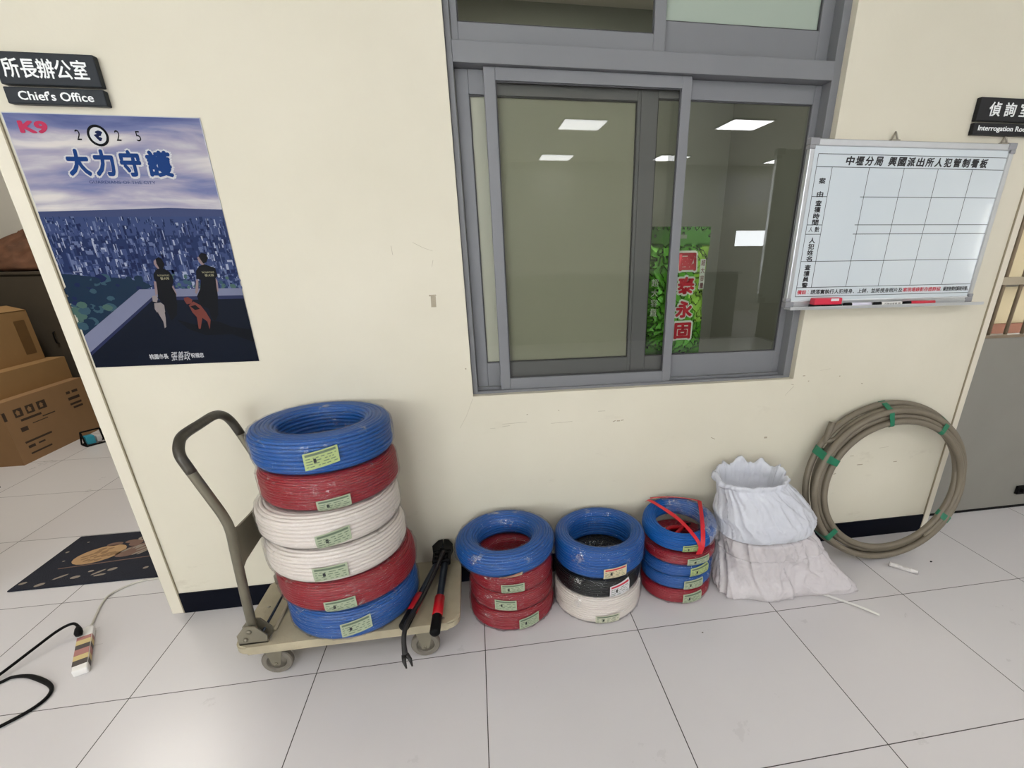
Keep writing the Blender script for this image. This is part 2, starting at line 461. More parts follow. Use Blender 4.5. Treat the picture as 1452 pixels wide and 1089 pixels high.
def text(mb, s, x0, x1, z0, z1, y, mi=0, bold=0.0, shear=0.0, thick=0.0, keep=False, fn=None):
    """flat lettering filling the rectangle, facing -y (or mapped by fn(u,v)); bold overlays shifted copies"""
    vs, fs = text_geo(s)
    if not vs:
        return
    ax, bx = min(p[0] for p in vs), max(p[0] for p in vs); ay, by = min(p[1] for p in vs), max(p[1] for p in vs)
    em = by - ay
    bw = bold * em
    sx = (x1 - x0) / max(bx - ax + 2 * bw, 1e-6); sy = (z1 - z0) / max(em + 2 * bw, 1e-6)
    offs = [(0, 0)]
    if bold:
        offs = [(bw * math.cos(k * PI / 4), bw * math.sin(k * PI / 4)) for k in range(8)]
        if bold > 0.05:
            offs += [(0.5 * a_, 0.5 * b_) for a_, b_ in offs]
    ec = {}
    if thick:
        for f in fs:
            for i in range(len(f)):
                ec[(f[i], f[(i + 1) % len(f)])] = 1
    for ko, (ox, oy) in enumerate(offs):
        P = []
        for a, b in vs:
            v = z0 + (b - ay + bw + oy) * sy
            u = x0 + (a - ax + bw + ox) * sx + shear * (v - z0)
            q = fn(u, v) if fn else (u, y, v)
            P.append((q[0], q[1] - ko * 2.5e-5, q[2]))
        mb.add(P, fs, mi)
        if thick and not fn:
            n = len(P)
            mb.add(P + [(p[0], y + thick, p[2]) for p in P], [[a, b, b + n, a + n] for (a, b) in ec if (b, a) not in ec], mi)


# ------------------------------------------------------------------ room shell
def slab(name, mt, *boxes, loc=None):
    b = MB()
    for bx in boxes:
        b.box(*bx)
    return struct(b.build(name, mt))


CEIL = 3.0
slab('floor', M_FLOOR, (-6, 9.5, -9.4, 4.2, -0.1, 0.0))
slab('ceiling', M_CEIL, (-6, 9.5, -9.4, 4.2, CEIL, CEIL + 0.1))
# main wall with the window opening, door openings at both ends
WX0, WX1, WZ0, WZ1 = -0.008, 1.377, 0.868, 2.64
b = MB()
XL, XR = -1.270, 2.270
for bx in ((XL, WX0, 0, 0.12, 0, CEIL), (WX1, XR, 0, 0.12, 0, CEIL), (WX0, WX1, 0, 0.12, 0, WZ0), (WX0, WX1, 0, 0.12, WZ1, CEIL),
           (-2.3, XL, 0, 0.12, 2.2, CEIL), (-6, -2.3, 0, 0.12, 0, CEIL), (XR, 3.4, 0, 0.12, 2.2, CEIL), (3.4, 9.5, 0, 0.12, 0, CEIL)):
    b.box(*bx)
# old marks in the paint: tape remnant, pencil smudge, scratches
b.poly([(-0.132, -0.0006, 1.212), (-0.114, -0.0006, 1.212), (-0.112, -0.0006, 1.25), (-0.13, -0.0006, 1.252)], 1)
b.poly([(-0.136, -0.0006, 1.25), (-0.11, -0.0006, 1.251), (-0.111, -0.0006, 1.256), (-0.136, -0.0006, 1.255)], 1)
for x, z, dx, dz, wd in ((-0.172, 1.43, 0.035, -0.018, 0.001), (-0.137, 1.412, 0.03, -0.01, 0.0008), (-0.115, 1.35, 0.006, 0.022, 0.001), (-0.245, 1.42, 0.002, -0.03, 0.0012),
                         (0.50, 0.775, 0.03, 0.0, 0.0015), (0.565, 0.725, 0.012, 0.004, 0.004), (0.582, 0.727, 0.014, 0.0, 0.005), (0.6, 0.728, 0.012, 0.002, 0.004),
                         (1.385, 0.835, -0.018, -0.02, 0.0015), (1.365, 0.815, -0.015, -0.02, 0.001), (-0.01, 0.86, -0.03, -0.07, 0.0008), (-0.04, 0.79, -0.03, -0.05, 0.0008),
                         (1.42, 0.88, 0.012, 0.0, 0.004), (1.45, 0.855, 0.006, 0.0, 0.004), (1.6, 0.87, 0.006, 0.0, 0.004), (1.37, 0.845, 0.014, -0.004, 0.002),
                         (1.5, 0.9, 0.05, 0.006, 0.0008), (1.72, 0.83, 0.008, 0, 0.004), (0.2, 0.78, 0.006, 0, 0.003), (0.33, 0.79, 0.006, 0, 0.003), (-0.03, 0.98, 0.005, 0, 0.006),
                         (0.1, 0.735, 0.03, 0.002, 0.0015), (0.05, 0.73, 0.02, 0, 0.001), (0.3, 0.735, 0.09, 0.003, 0.0012), (0.1, 0.745, 0.1, 0.003, 0.0012),
                         (1.62, 0.5, 0.07, 0.004, 0.0012), (1.75, 0.47, 0.02, 0, 0.003), (1.9, 0.5, 0.05, 0.004, 0.0012), (1.66, 0.43, 0.01, 0, 0.006), (1.8, 0.42, 0.03, 0, 0.005),
                         (1.68, 0.38, 0.014, 0.003, 0.004), (2.0, 0.42, 0.02, 0, 0.004), (1.02, 0.62, 0.02, -0.01, 0.003), (1.28, 0.6, 0.015, 0.0, 0.008)):
    L_ = math.hypot(dx, dz); nx, nz = -dz / L_ * wd / 2, dx / L_ * wd / 2
    b.poly([(x + nx, -0.0006, z + nz), (x - nx, -0.0006, z - nz), (x + dx - nx, -0.0006, z + dz - nz), (x + dx + nx, -0.0006, z + dz + nz)], 1)
M_MARK = mat('old_wall_mark', (158, 148, 128), 0.7, 0, 0.2, 40)
struct(b.build('wall_front', [M_WALL, M_MARK], fix=False))
slab('baseboard_front', M_BASE, (XL + 0.002, XR - 0.002, -0.007, 0.0, 0, 0.096))
b = MB(); b.box(-1.317, XL, -0.006, 0.13, 0, 2.2, 0, 0.003); struct(b.build('trim_1', M_TRIM))
b = MB(); b.box(XR, 2.306, -0.006, 0.112, 0, 2.2, 0, 0.003); struct(b.build('trim_2', M_TRIM))
b = MB(); b.box(-1.274, -1.2695, -0.0062, 0.0, 0, 2.2); b.box(2.2695, 2.274, -0.0062, 0.0, 0, 2.2)  # shaded groove between wall and casing, painted as darker strips
struct(b.build('trim_3', mat('casing_gap_shade', (150, 140, 118), 0.7)))
# other rooms seen through the openings
slab('wall_office_back', mat('office_grey_wall', (216, 213, 206), 0.7, 0, 0.03, 3), (-6, -1.2, 3.4, 3.5, 0, CEIL))
slab('wall_office_right', M_CEIL, (-1.26, -1.16, 0.12, 3.4, 0, CEIL))
slab('wall_left', M_WALL, (-6.1, -6, -9.4, 4.2, 0, CEIL))
# right-hand office wall with tall narrow daylight windows (mirrored in the whiteboard)
slots = [(-6.75, -6.55), (-4.6, -4.45)]
rb = []; yy = -9.4
for a_, c_ in slots:
    rb += [(9.5, 9.6, yy, a_, 0, CEIL), (9.5, 9.6, a_, c_, 0, 0.9), (9.5, 9.6, a_, c_, 2.1, CEIL)]; yy = c_
rb.append((9.5, 9.6, yy, 4.2, 0, CEIL))
slab('wall_right', M_WALL, *rb)
slab('wall_inner_back', mat('inner_room_wall', (150, 156, 148), 0.7, 0, 0.05, 2), (-1.16, 2.15, 2.4, 2.5, 0, CEIL))
slab('wall_cell_left', mat('inner_side_wall', (118, 122, 114), 0.7, 0, 0.04, 3), (2.15, 2.25, 0.12, 3.4, 0, CEIL))
slab('wall_cell_back', mat('cell_wall', (176, 165, 142), 0.7, 0, 0.04, 3), (2.25, 6, 2.6, 2.7, 0, CEIL))
slab('trim_4', mat('cell_red_brown_dado', (122, 72, 54), 0.6, 0, 0.15, 5), (2.25, 6, 2.57, 2.6, 0, 0.62))
slab('trim_5', mat('cell_dark_rail', (52, 46, 40), 0.6), (2.25, 6, 2.55, 2.6, 1.0, 1.03))
# far wall behind the photographer, windows mirrored in glass and board, plus two wide ones added for frontal light
YB = -9.0
fb = []
holes = [(5.86, 6.66, 1.42, 1.74), (6.72, 7.0, 1.15, 2.2), (-5.7, -3.4, 0.4, 2.6), (-2.9, -0.6, 0.4, 2.6), (7.3, 7.5, 0.95, 2.2), (7.8, 8.1, 1.0, 2.1), (8.5, 8.7, 1.1, 2.0), (8.9, 9.3, 1.1, 1.7)]
xs = sorted({-6.0, 9.5, *[h[0] for h in holes], *[h[1] for h in holes]})
for x0, x1 in zip(xs[:-1], xs[1:]):
    h = [q for q in holes if q[0] <= x0 and q[1] >= x1]
    if h:
        fb += [(x0, x1, YB - 0.15, YB, 0, h[0][2]), (x0, x1, YB - 0.15, YB, h[0][3], CEIL)]
    else:
        fb.append((x0, x1, YB - 0.15, YB, 0, CEIL))
slab('wall_back', mat('far_wall_paint', (206, 204, 194), 0.7, 0, 0.05, 2), *fb)


# ------------------------------------------------------------------ ceiling lights
M_PANEL = mat('light_diffuser', (250, 251, 255), 0.5, 0, 0.0, emit=PANEL_E)
M_PANEL3 = mat('cell_fill_diffuser', (255, 248, 232), 0.5, 0, 0.0, emit=SIDE_E * 0.10)
M_PANEL2 = mat('inner_fill_diffuser', (255, 248, 232), 0.5, 0, 0.0, emit=SIDE_E * 1.25)
def ceiling_light(x, y, label, mt, group=None):
    b = MB(); b.box(x - 0.31, x + 0.31, y - 0.31, y + 0.31, CEIL - 0.02, CEIL - 0.0005, 0, 0.003)
    o = b.build('ceiling_light', M_FRAME, loc=(x, y, CEIL)); tag(o, label, 'ceiling light', group)
    d = MB(); d.add([(x - 0.29, y - 0.29, CEIL - 0.021), (x + 0.29, y - 0.29, CEIL - 0.021), (x + 0.29, y + 0.29, CEIL - 0.021), (x - 0.29, y + 0.29, CEIL - 0.021)], [[3, 2, 1, 0]])
    p = d.build('diffuser', mt, o, fix=False, loc=(x, y, CEIL)); p.location = (0, 0, 0)
for x, y in ((1.65, -5.75), (1.70, -8.4), (3.9, -5.4), (3.9, -8.2), (-3.0, -1.8), (-0.6, -3.0), (1.65, -3.1), (3.9, -2.6), (-2.85, -5.4), (-0.6, -5.75), (6.3, -5.4), (6.3, -8.2), (-0.6, -8.4), (6.3, -2.6)):  # a few mirror in the panes
    ceiling_light(x, y, 'square glowing ceiling light panel of the main office', M_PANEL, 'main office ceiling lights')
M_PANEL4 = mat('box_room_fill_diffuser', (255, 250, 240), 0.5, 0, 0.0, emit=SIDE_E * 2.2)
ceiling_light(-2.9, 1.6, 'square light panel added to brighten the room with the cardboard boxes', M_PANEL4)  # unseen lamp, added to lift the boxes and floor there
ceiling_light(0.6, 1.3, 'square light panel added to brighten the room behind the window', M_PANEL2)  # unseen lamp, added so the panes look lighter
ceiling_light(3.2, 1.4, 'square ceiling light panel in the barred cell', M_PANEL3)  # unseen weak lamp, added to light the wall behind the bars


# ------------------------------------------------------------------ window
def ring_frame(mb, x0, x1, z0, z1, y0, y1, wl, wr, wb, wt, bev=0.002):
    mb.box(x0, x0 + wl, y0, y1, z0, z1, 0, bev); mb.box(x1 - wr, x1, y0, y1, z0, z1, 0, bev)
    mb.box(x0 + wl, x1 - wr, y0, y1, z0, z0 + wb, 0, bev); mb.box(x0 + wl, x1 - wr, y0, y1, z1 - wt, z1, 0, bev)


b = MB()
b.box(WX0, 0.012, 0.03, 0.12, WZ0, WZ1, 0, 0.002); b.box(1.346, WX1, 0.03, 0.12, WZ0, WZ1, 0, 0.002)
b.box(0.012, 1.346, 0.03, 0.045, WZ0, 0.878, 0, 0.001); b.box(0.012, 1.346, 0.045, 0.12, WZ0, 0.872, 0)
b.box(0.012, 1.346, 0.071, 0.078, 0.872, 0.884, 0, 0.001)
b.box(0.012, 1.346, 0.026, 0.12, 1.956, 2.014, 0, 0.002)
b.box(0.012, 1.346, 0.03, 0.12, WZ1 - 0.04, WZ1, 0, 0.002)
win = struct(b.build('window_1', M_FRAME))
M_PFILM = mat('olive_privacy_film', (178, 177, 164), 0.55, 0, 0.03, 1.5)
M_PFILM2 = mat('pale_frosted_film', (180, 190, 182), 0.5, 0, 0.05, 2)
def sash(x0, x1, z0, z1, y0, y1, wl, wr, wb, wt, pane_mat, film=None):
    s = MB(); ring_frame(s, x0, x1, z0, z1, y0, y1, wl, wr, wb, wt)
    so = s.build('sash', M_FRAME, win)
    ym = (y0 + y1) / 2
    g = MB()
    g.add([(x0 + wl, ym, z0 + wb), (x1 - wr, ym, z0 + wb), (x1 - wr, ym, z1 - wt), (x0 + wl, ym, z1 - wt)], [[0, 1, 2, 3]])
    g.build('pane', pane_mat, so, fix=False)
    gk = MB(); t = 0.004
    ring_frame(gk, x0 + wl, x1 - wr, z0 + wb, z1 - wt, ym - 0.006, ym - 0.001, t, t, t, t, 0)
    gk.build('gasket', mat('dark_gasket', (58, 58, 60), 0.6), so)
    if film:
        fl = MB(); fl.box(x0 + wl, x1 - wr, ym + 0.002, ym + 0.004, z0 + wb, z1 - wt)
        fl.build('privacy_film', film, so)
    return so
sash(0.106, 0.825, 0.876, 1.955, 0.046, 0.070, 0.038, 0.036, 0.045, 0.037, M_GLASS)
sash(0.655, 1.346, 0.884, 1.955, 0.080, 0.104, 0.062, 0.026, 0.096, 0.060, M_GLASS_CLEAR)
sash(0.013, 0.654, 0.884, 1.955, 0.080, 0.104, 0.043, 0.012, 0.096, 0.070, M_GLASS_FILMED, M_PFILM)
sash(0.013, 0.717, 2.016, 2.60, 0.046, 0.070, 0.022, 0.040, 0.05, 0.04, M_GLASS)
sash(0.700, 1.346, 2.016, 2.60, 0.080, 0.104, 0.022, 0.046, 0.098, 0.04, M_GLASS_FILMED, M_PFILM2)
slab('trim_6', mat('inner_sill_grey', (96, 100, 94), 0.6), (-0.1, 1.5, 0.121, 0.5, 0.92, 0.965))   # inner sill behind the sashes


# ------------------------------------------------------------------ green snack bag behind the right pane
def snack_bag():
    r = thing('snack_bag', 'big shiny green snack bag with red characters standing behind the right window pane', 'snack bag', (0.875, 0.18, 0.965))
    M_G = mat('green_foil', (88, 172, 34), 0.22, 0.25, 0.25, 14, 0.9, 26)
    M_G2 = mat('lime_foil', (158, 212, 78), 0.25, 0.2, 0.2, 14, 0.6, 26)
    M_CRIMP = mat('green_foil_seal', (64, 130, 34), 0.3, 0.2, 0.2, 10)
    W, H, NX, NZ = 0.262, 0.52, 30, 52
    def surf(u, v, side=-1):
        body = max(0.0, min(1, v / 0.06, (1 - v - 0.14) / 0.08)) ** 0.6
        d = 0.034 * body * math.sqrt(max(0, 1 - (2 * u - 1) ** 2 * 0.97))
        wr = noise.noise(Vector((u * 7, v * 15, 3))) * 0.006 * body
        x = (u - 0.5) * W * (1 - 0.05 * body) + 0.004 * math.sin(v * 9)
        return (x, side * (d + wr + 0.001), v * H)
    g = MB()
    for side in (-1, 1):
        vs = [surf(i / NX, j / NZ, side) for j in range(NZ + 1) for i in range(NX + 1)]
        fs = []; mis = []
        for j in range(NZ):
            for i in range(NX):
                a = j * (NX + 1) + i; f = [a, a + 1, a + NX + 2, a + NX + 1]
                u, v = i / NX, j / NZ
                mi = 2 if v > 0.86 else (1 if (u - 0.72) + 0.5 * noise.noise(Vector((u * 4, v * 5, 0))) > 0.02 and v > 0.25 else 0)
                g.add([vs[k] for k in f], [[0, 1, 2, 3]], mi, True)
    body = g.build('bag_body', [M_G, M_G2, M_CRIMP], r)
    wl = body.modifiers.new('weld', 'WELD'); wl.merge_threshold = 0.0003
    t = MB(); M_RF = mat('red_foil_lettering', (190, 24, 44), 0.25, 0.3, 0.15, 20, 0.4, 40); M_WF = mat('white_foil_outline', (206, 214, 200), 0.3)
    zt = [0.345, 0.252, 0.155, 0.065]
    for ch, z in zip('國泰永固', zt):
        fo = lambda u, v, o=0.0026: (u, surf(u / W + 0.5, v / H)[1] - o, v)
        text(t, ch, -0.018, 0.076, z - 0.002, z + 0.084, 0, 1, bold=0.11, fn=fo)
        text(t, ch, -0.010, 0.068, z + 0.006, z + 0.076, 0, 0, bold=0.05, fn=lambda u, v: (u, surf(u / W + 0.5, v / H)[1] - 0.0045, v))
    for ch, z in zip('超大容量', (0.37, 0.34, 0.31, 0.28)):
        fo = lambda u, v: (u, surf(u / W + 0.5, v / H)[1] - 0.004, v)
        t.add([fo(u, v) for u, v in ((0.088, z - 0.004), (0.115, z - 0.004), (0.115, z + 0.026), (0.088, z + 0.026))], [[0, 1, 2, 3]], 1)
        text(t, ch, 0.092, 0.111, z, z + 0.022, 0, 2, bold=0.01, fn=lambda u, v: (u, surf(u / W + 0.5, v / H)[1] - 0.006, v))
    for ch, z in zip('超大容量', (0.29, 0.25, 0.21, 0.17)):
        text(t, ch, -0.118, -0.09, z, z + 0.03, 0, 1, bold=0.01, fn=lambda u, v: (u, surf(u / W + 0.5, v / H)[1] - 0.006, v))
    t.build('lettering', [M_RF, M_WF, mat('dark_red_print', (110, 30, 34), 0.5)], r, fix=False)
    c = MB(); c.box(-0.02, 0.03, -0.0035, -0.0022, 0.475, 0.49, 0); c.build('hang_slot', mat('slot_grey', (126, 138, 116), 0.4), r)
    r.rotation_euler = (math.radians(0), 0, 0)
snack_bag()


# ------------------------------------------------------------------ door signs
def door_sign(x0, x1, label, plate, top, bottom, tx, bx, y=-0.022):
    r = thing('door_sign', label, 'sign', ((x0 + x1) / 2, 0, 1.80))
    def part(name, z0, z1, s, tr, hz, bold):
        p = MB(); p.box(x0, x1, y, -0.0005, z0, z1, 0, 0.0025)
        po = p.build(name, plate, r, loc=r.location); po.location = (0, 0, 0)
        t = MB(); text(t, s, tr[0], tr[1], z0 + hz[0], z0 + hz[1], y - 0.0012, 0, bold, thick=0.001)
        to = t.build('lettering', M_LETTER, po, fix=False, loc=r.location); to.location = (0, 0, 0)
    part('upper_plaque', 1.841, 1.917, top, tx, (0.016, 0.062), 0.016)
    part('lower_plaque', 1.796, 1.836, bottom, bx, (0.009, 0.031), 0.018)
door_sign(-1.222, -0.975, "dark grey sign reading Chief's Office in two languages above the blue poster", M_SIGN,
          '所長辦公室', "Chief's Office", (-1.205, -0.998), (-1.190, -1.005))
door_sign(1.938, 2.215, 'black Interrogation Room sign on the wall above the whiteboard corner', M_SIGN2,
          '偵 詢 室', 'Interrogation Room', (1.984, 2.17), (1.957, 2.196), y=-0.02)


# ------------------------------------------------------------------ poster
def poster():
    PX, PZ, PW, PH = -1.262, 1.043, 0.514, 0.736
    r = thing('poster', 'blue police dog poster of two handlers above a city, taped to the wall', 'poster', (PX, 0, PZ))
    L = [0]
    P = MB()
    names = [('poster_paper', (210, 212, 220)), ('city_deep', (32, 47, 92)), ('city_mid', (58, 74, 120)), ('city_light', (100, 113, 152)), ('city_white', (168, 176, 200)),
             ('city_dark', (22, 34, 78)), ('far_hill', (64, 75, 116)), ('forest_dark', (22, 44, 68)), ('forest_mid', (54, 84, 100)), ('parapet_print', (126, 130, 158)),
             ('terrace_print', (8, 20, 46)), ('print_black', (10, 12, 22)), ('skin_print', (150, 128, 128)), ('dog_cream', (150, 140, 140)), ('dog_red', (120, 60, 52)),
             ('terrace_shadow', (4, 8, 22)), ('badge_white', (222, 222, 226)), ('title_blue', (22, 62, 128)), ('logo_pink', (206, 62, 100)), ('tree_green', (74, 104, 96)), ('gold_print', (190, 184, 150)), ('parapet_side', (40, 46, 84))]
    idx = {n: i + 1 for i, (n, c) in enumerate(names)}
    mats = [M_SKY] + [mat('poster_' + n if not n.startswith('poster') else n, tuple(x * (0.84 if n not in ('terrace_print', 'print_black', 'terrace_shadow') else 0.6) for x in c), 0.4, 0, 0.05, 20, spec=0.06) for n, c in names]
    def XY(u, v, k):
        return (u * PW, -0.0025 - 0.00012 * k, v * PH)
    def pl(pts, mi, k):
        P.poly([XY(u, v, k) for u, v in pts], idx[mi] if isinstance(mi, str) else mi)
    P.box(0, PW, -0.0024, -0.0008, 0, PH, 1)
    pl([(0.004, 0.64), (0.996, 0.64), (0.996, 0.997), (0.004, 0.997)], 0, 0.5)
    pl([(0, 0), (1, 0), (1, 0.662), (0.7, 0.668), (0.4, 0.66), (0, 0.652)], 'far_hill', 1)
    pl([(0, 0), (1, 0), (1, 0.635), (0, 0.632)], 'city_mid', 1.5)
    pl([(0, 0), (1, 0), (1, 0.56), (0, 0.56)], 'city_deep', 2)
    rnd = random.Random(3)
    for i in range(950):
        t = i / 950; v = 0.635 - 0.27 * t ** 1.1
        u = rnd.random(); wd = (0.008 + 0.03 * rnd.random() ** 2) * (0.5 + t); h = (0.012 + 0.05 * rnd.random() ** 2.5) * (0.6 + 0.9 * t)
        c = rnd.choices(['city_deep', 'city_mid', 'city_light', 'city_white', 'city_dark'], [4, 5, 1.5, 0.4, 2.5])[0]
        k = 2 + 2.5 * t
        u1 = min(1, u + wd)
        pl([(u, v - h), (u1, v - h), (u1, v), (u, v)], c, k)
        if rnd.random() < 0.35:
            pl([(u, v - h), (u + (u1 - u) * 0.35, v - h), (u + (u1 - u) * 0.35, v), (u, v)], rnd.choice(['city_light', 'city_white', 'city_mid']), k + 0.1)
    # forest on the left, trees behind the parapet
    pl([(0, 0.41), (0.08, 0.405), (0.166, 0.396), (0.3, 0.39), (0.439, 0.373), (0.485, 0.351), (0.403, 0.33), (0, 0.1)], 'forest_dark', 5)
    for i in range(150):
        u = rnd.random() * 0.46; v = 0.39 - rnd.random() * 0.25
        if v < 0.16 + u * 0.45:
            continue
        rr = 0.008 + 0.02 * rnd.random(); near = v < 0.28 and u < 0.2
        pl([(u + rr * math.cos(a) * 1.3 * (0.8 + 0.4 * rnd.random()), v + rr * math.sin(a) * 0.7) for a in [k * PI / 4 for k in range(8)]], rnd.choice(['forest_dark', 'city_dark', 'forest_dark', 'forest_mid'] if not near else ['forest_mid', 'tree_green', 'forest_dark']), 5.2 + i * 0.003)
    for i in range(90):
        u = 0.62 + rnd.random() * 0.38; v = 0.335 + rnd.random() * 0.06
        if 0.7 < u < 0.88 and rnd.random() < .4:
            continue
        rr = 0.006 + 0.01 * rnd.random()
        pl([(u + rr * math.cos(a), v + rr * math.sin(a) * 0.7) for a in [k * PI / 3 for k in range(6)]], rnd.choice(['tree_green', 'forest_mid', 'city_light', 'city_deep']), 5.2 + i * 0.003)
    pl([(0, 0.144), (0.403, 0.34), (1, 0.337), (1, 0.306), (0.461, 0.306), (0.0, 0.07)], 'parapet_print', 6)
    pl([(0, 0.07), (0.461, 0.306), (1, 0.306), (1, 0), (0, 0)], 'parapet_side', 6.2)
    pl([(0, 0.055), (0.455, 0.291), (1, 0.291), (1, 0), (0, 0)], 'terrace_print', 6.4)
    pl([(0.566, 0.205), (0.675, 0.178), (0.77, 0.196), (0.812, 0.191), (0.886, 0.165), (1, 0.15), (1, 0.09), (0.874, 0.131), (0.713, 0.131), (0.615, 0.163)], 'terrace_shadow', 6.6)
    # handlers seen from behind, with their dogs
    w_ = [(0.539, 0.425), (0.576, 0.426), (0.604, 0.413), (0.615, 0.393), (0.611, 0.37), (0.594, 0.347), (0.605, 0.316), (0.595, 0.277), (0.574, 0.225), (0.532, 0.201), (0.526, 0.238), (0.515, 0.278), (0.494, 0.302), (0.504, 0.333), (0.512, 0.372), (0.504, 0.383), (0.513, 0.406)]
    pl([(0.5, 0.374), (0.514, 0.37), (0.499, 0.318), (0.485, 0.314), (0.491, 0.341)], 'skin_print', 7); pl([(0.604, 0.355), (0.609, 0.32), (0.607, 0.31), (0.6, 0.316), (0.591, 0.347)], 'skin_print', 7)
    pl([(0.533, 0.457), (0.547, 0.464), (0.546, 0.447), (0.56, 0.42), (0.55, 0.42), (0.537, 0.432), (0.53, 0.445)], 'skin_print', 7)
    pl(w_, 'print_black', 7.2)
    pl([(0.548, 0.466), (0.567, 0.473), (0.582, 0.467), (0.586, 0.451), (0.59, 0.443), (0.571, 0.422), (0.553, 0.424), (0.545, 0.447)], 'print_black', 7.3)
    pl([(0.746, 0.378), (0.758, 0.376), (0.741, 0.33), (0.723, 0.314), (0.72, 0.322)], 'skin_print', 7); pl([(0.862, 0.383), (0.869, 0.371), (0.86, 0.328), (0.85, 0.32), (0.848, 0.344)], 'skin_print', 7)
    pl([(0.787, 0.47), (0.797, 0.473), (0.815, 0.456), (0.82, 0.435), (0.805, 0.435), (0.789, 0.451)], 'skin_print', 7)
    pl([(0.785, 0.434), (0.817, 0.441), (0.841, 0.435), (0.875, 0.425), (0.877, 0.39), (0.862, 0.383), (0.854, 0.344), (0.85, 0.312), (0.82, 0.22), (0.79, 0.192), (0.775, 0.209), (0.773, 0.249), (0.73, 0.266), (0.724, 0.306), (0.754, 0.337), (0.774, 0.376), (0.747, 0.38), (0.76, 0.415)], 'print_black', 7.2)
    pl([(0.796, 0.475), (0.816, 0.488), (0.844, 0.484), (0.848, 0.467), (0.833, 0.449), (0.813, 0.444), (0.803, 0.46)], 'print_black', 7.3)
    pl([(0.463, 0.31), (0.491, 0.314), (0.492, 0.298), (0.48, 0.283), (0.458, 0.287)], 'dog_cream', 7.5)
    pl([(0.463, 0.279), (0.501, 0.282), (0.517, 0.27), (0.51, 0.238), (0.485, 0.243), (0.462, 0.239), (0.456, 0.255)], 'dog_cream', 7.5)
    pl([(0.468, 0.239), (0.509, 0.25), (0.503, 0.214), (0.49, 0.174), (0.479, 0.168), (0.483, 0.198), (0.475, 0.219)], 'dog_cream', 7.4)
    pl([(0.644, 0.3), (0.669, 0.303), (0.691, 0.291), (0.68, 0.275), (0.651, 0.272), (0.642, 0.288)], 'dog_red', 7.5)
    pl([(0.661, 0.267), (0.693, 0.283), (0.73, 0.266), (0.751, 0.234), (0.766, 0.2), (0.745, 0.157), (0.744, 0.193), (0.72, 0.21), (0.691, 0.161), (0.68, 0.161), (0.689, 0.214), (0.67, 0.235)], 'dog_red', 7.4)
    pl([(0.668, 0.262), (0.70, 0.268), (0.72, 0.25), (0.69, 0.245)], 'print_black', 7.6)
    # badge between the digits
    for rr, c, k in ((0.054, 'print_black', 7), (0.041, 'badge_white', 7.3)):
        pl([(0.443 + rr * math.cos(a), 0.928 + rr * 0.70 * math.sin(a)) for a in [j * PI / 16 for j in range(32)]], c, k)
    for dx, dy, rx in ((0.008, 0.008, 0.016), (-0.006, -0.002, 0.012), (0.004, -0.012, 0.012)):
        pl([(0.443 + dx + rx * math.cos(a) * (1 + 0.3 * math.sin(3 * a)), 0.928 + dy + rx * 0.6 * math.sin(a)) for a in [j * PI / 10 for j in range(20)]], 'city_dark', 7.5)
    sheet = P.build('printed_sheet', mats, r, fix=False)
    T = MB()
    def tx(s, u0, u1, v0, v1, mi, k, **kw):
        text(T, s, u0 * PW, u1 * PW, v0 * PH, v1 * PH, -0.0025 - 0.00012 * k, mi, **kw)
    tx('2', 0.331, 0.356, 0.911, 0.947, 0, 8); tx('2', 0.532, 0.557, 0.911, 0.948, 0, 8); tx('5', 0.637, 0.662, 0.911, 0.947, 0, 8)
    for ch, u0, u1 in (('大', 0.235, 0.352), ('力', 0.374, 0.482), ('守', 0.51, 0.622), ('護', 0.65, 0.785)):
        tx(ch, u0 - 0.012, u1 + 0.012, 0.775, 0.886, 1, 8, bold=0.105, shear=0.05)
        tx(ch, u0, u1, 0.783, 0.880, 2, 14, bold=0.05, shear=0.05)
    tx('GUARDIANS OF THE CITY', 0.321, 0.671, 0.757, 0.768, 4, 8)
    tx('K9', 0.062, 0.205, 0.93, 0.973, 3, 8, bold=0.07)
    tx('桃園市長', 0.335, 0.448, 0.028, 0.052, 1, 8, bold=0.02); tx('張善政', 0.46, 0.574, 0.018, 0.06, 1, 8, shear=0.25); tx('祝福您', 0.585, 0.664, 0.028, 0.05, 1, 8, bold=0.02)
    tx('TAOYUAN POLICE', 0.53, 0.598, 0.393, 0.4, 5, 9); tx('警犬隊', 0.542, 0.592, 0.378, 0.389, 5, 9); tx('TAOYUAN POLICE', 0.79, 0.862, 0.404, 0.411, 5, 9); tx('警犬隊', 0.803, 0.857, 0.389, 0.399, 5, 9)
    T.build('lettering', [mats[idx['print_black']], mats[idx['badge_white']], mats[idx['title_blue']], mats[idx['logo_pink']], mats[idx['city_mid']], mats[idx['gold_print']]], r, fix=False)
poster()


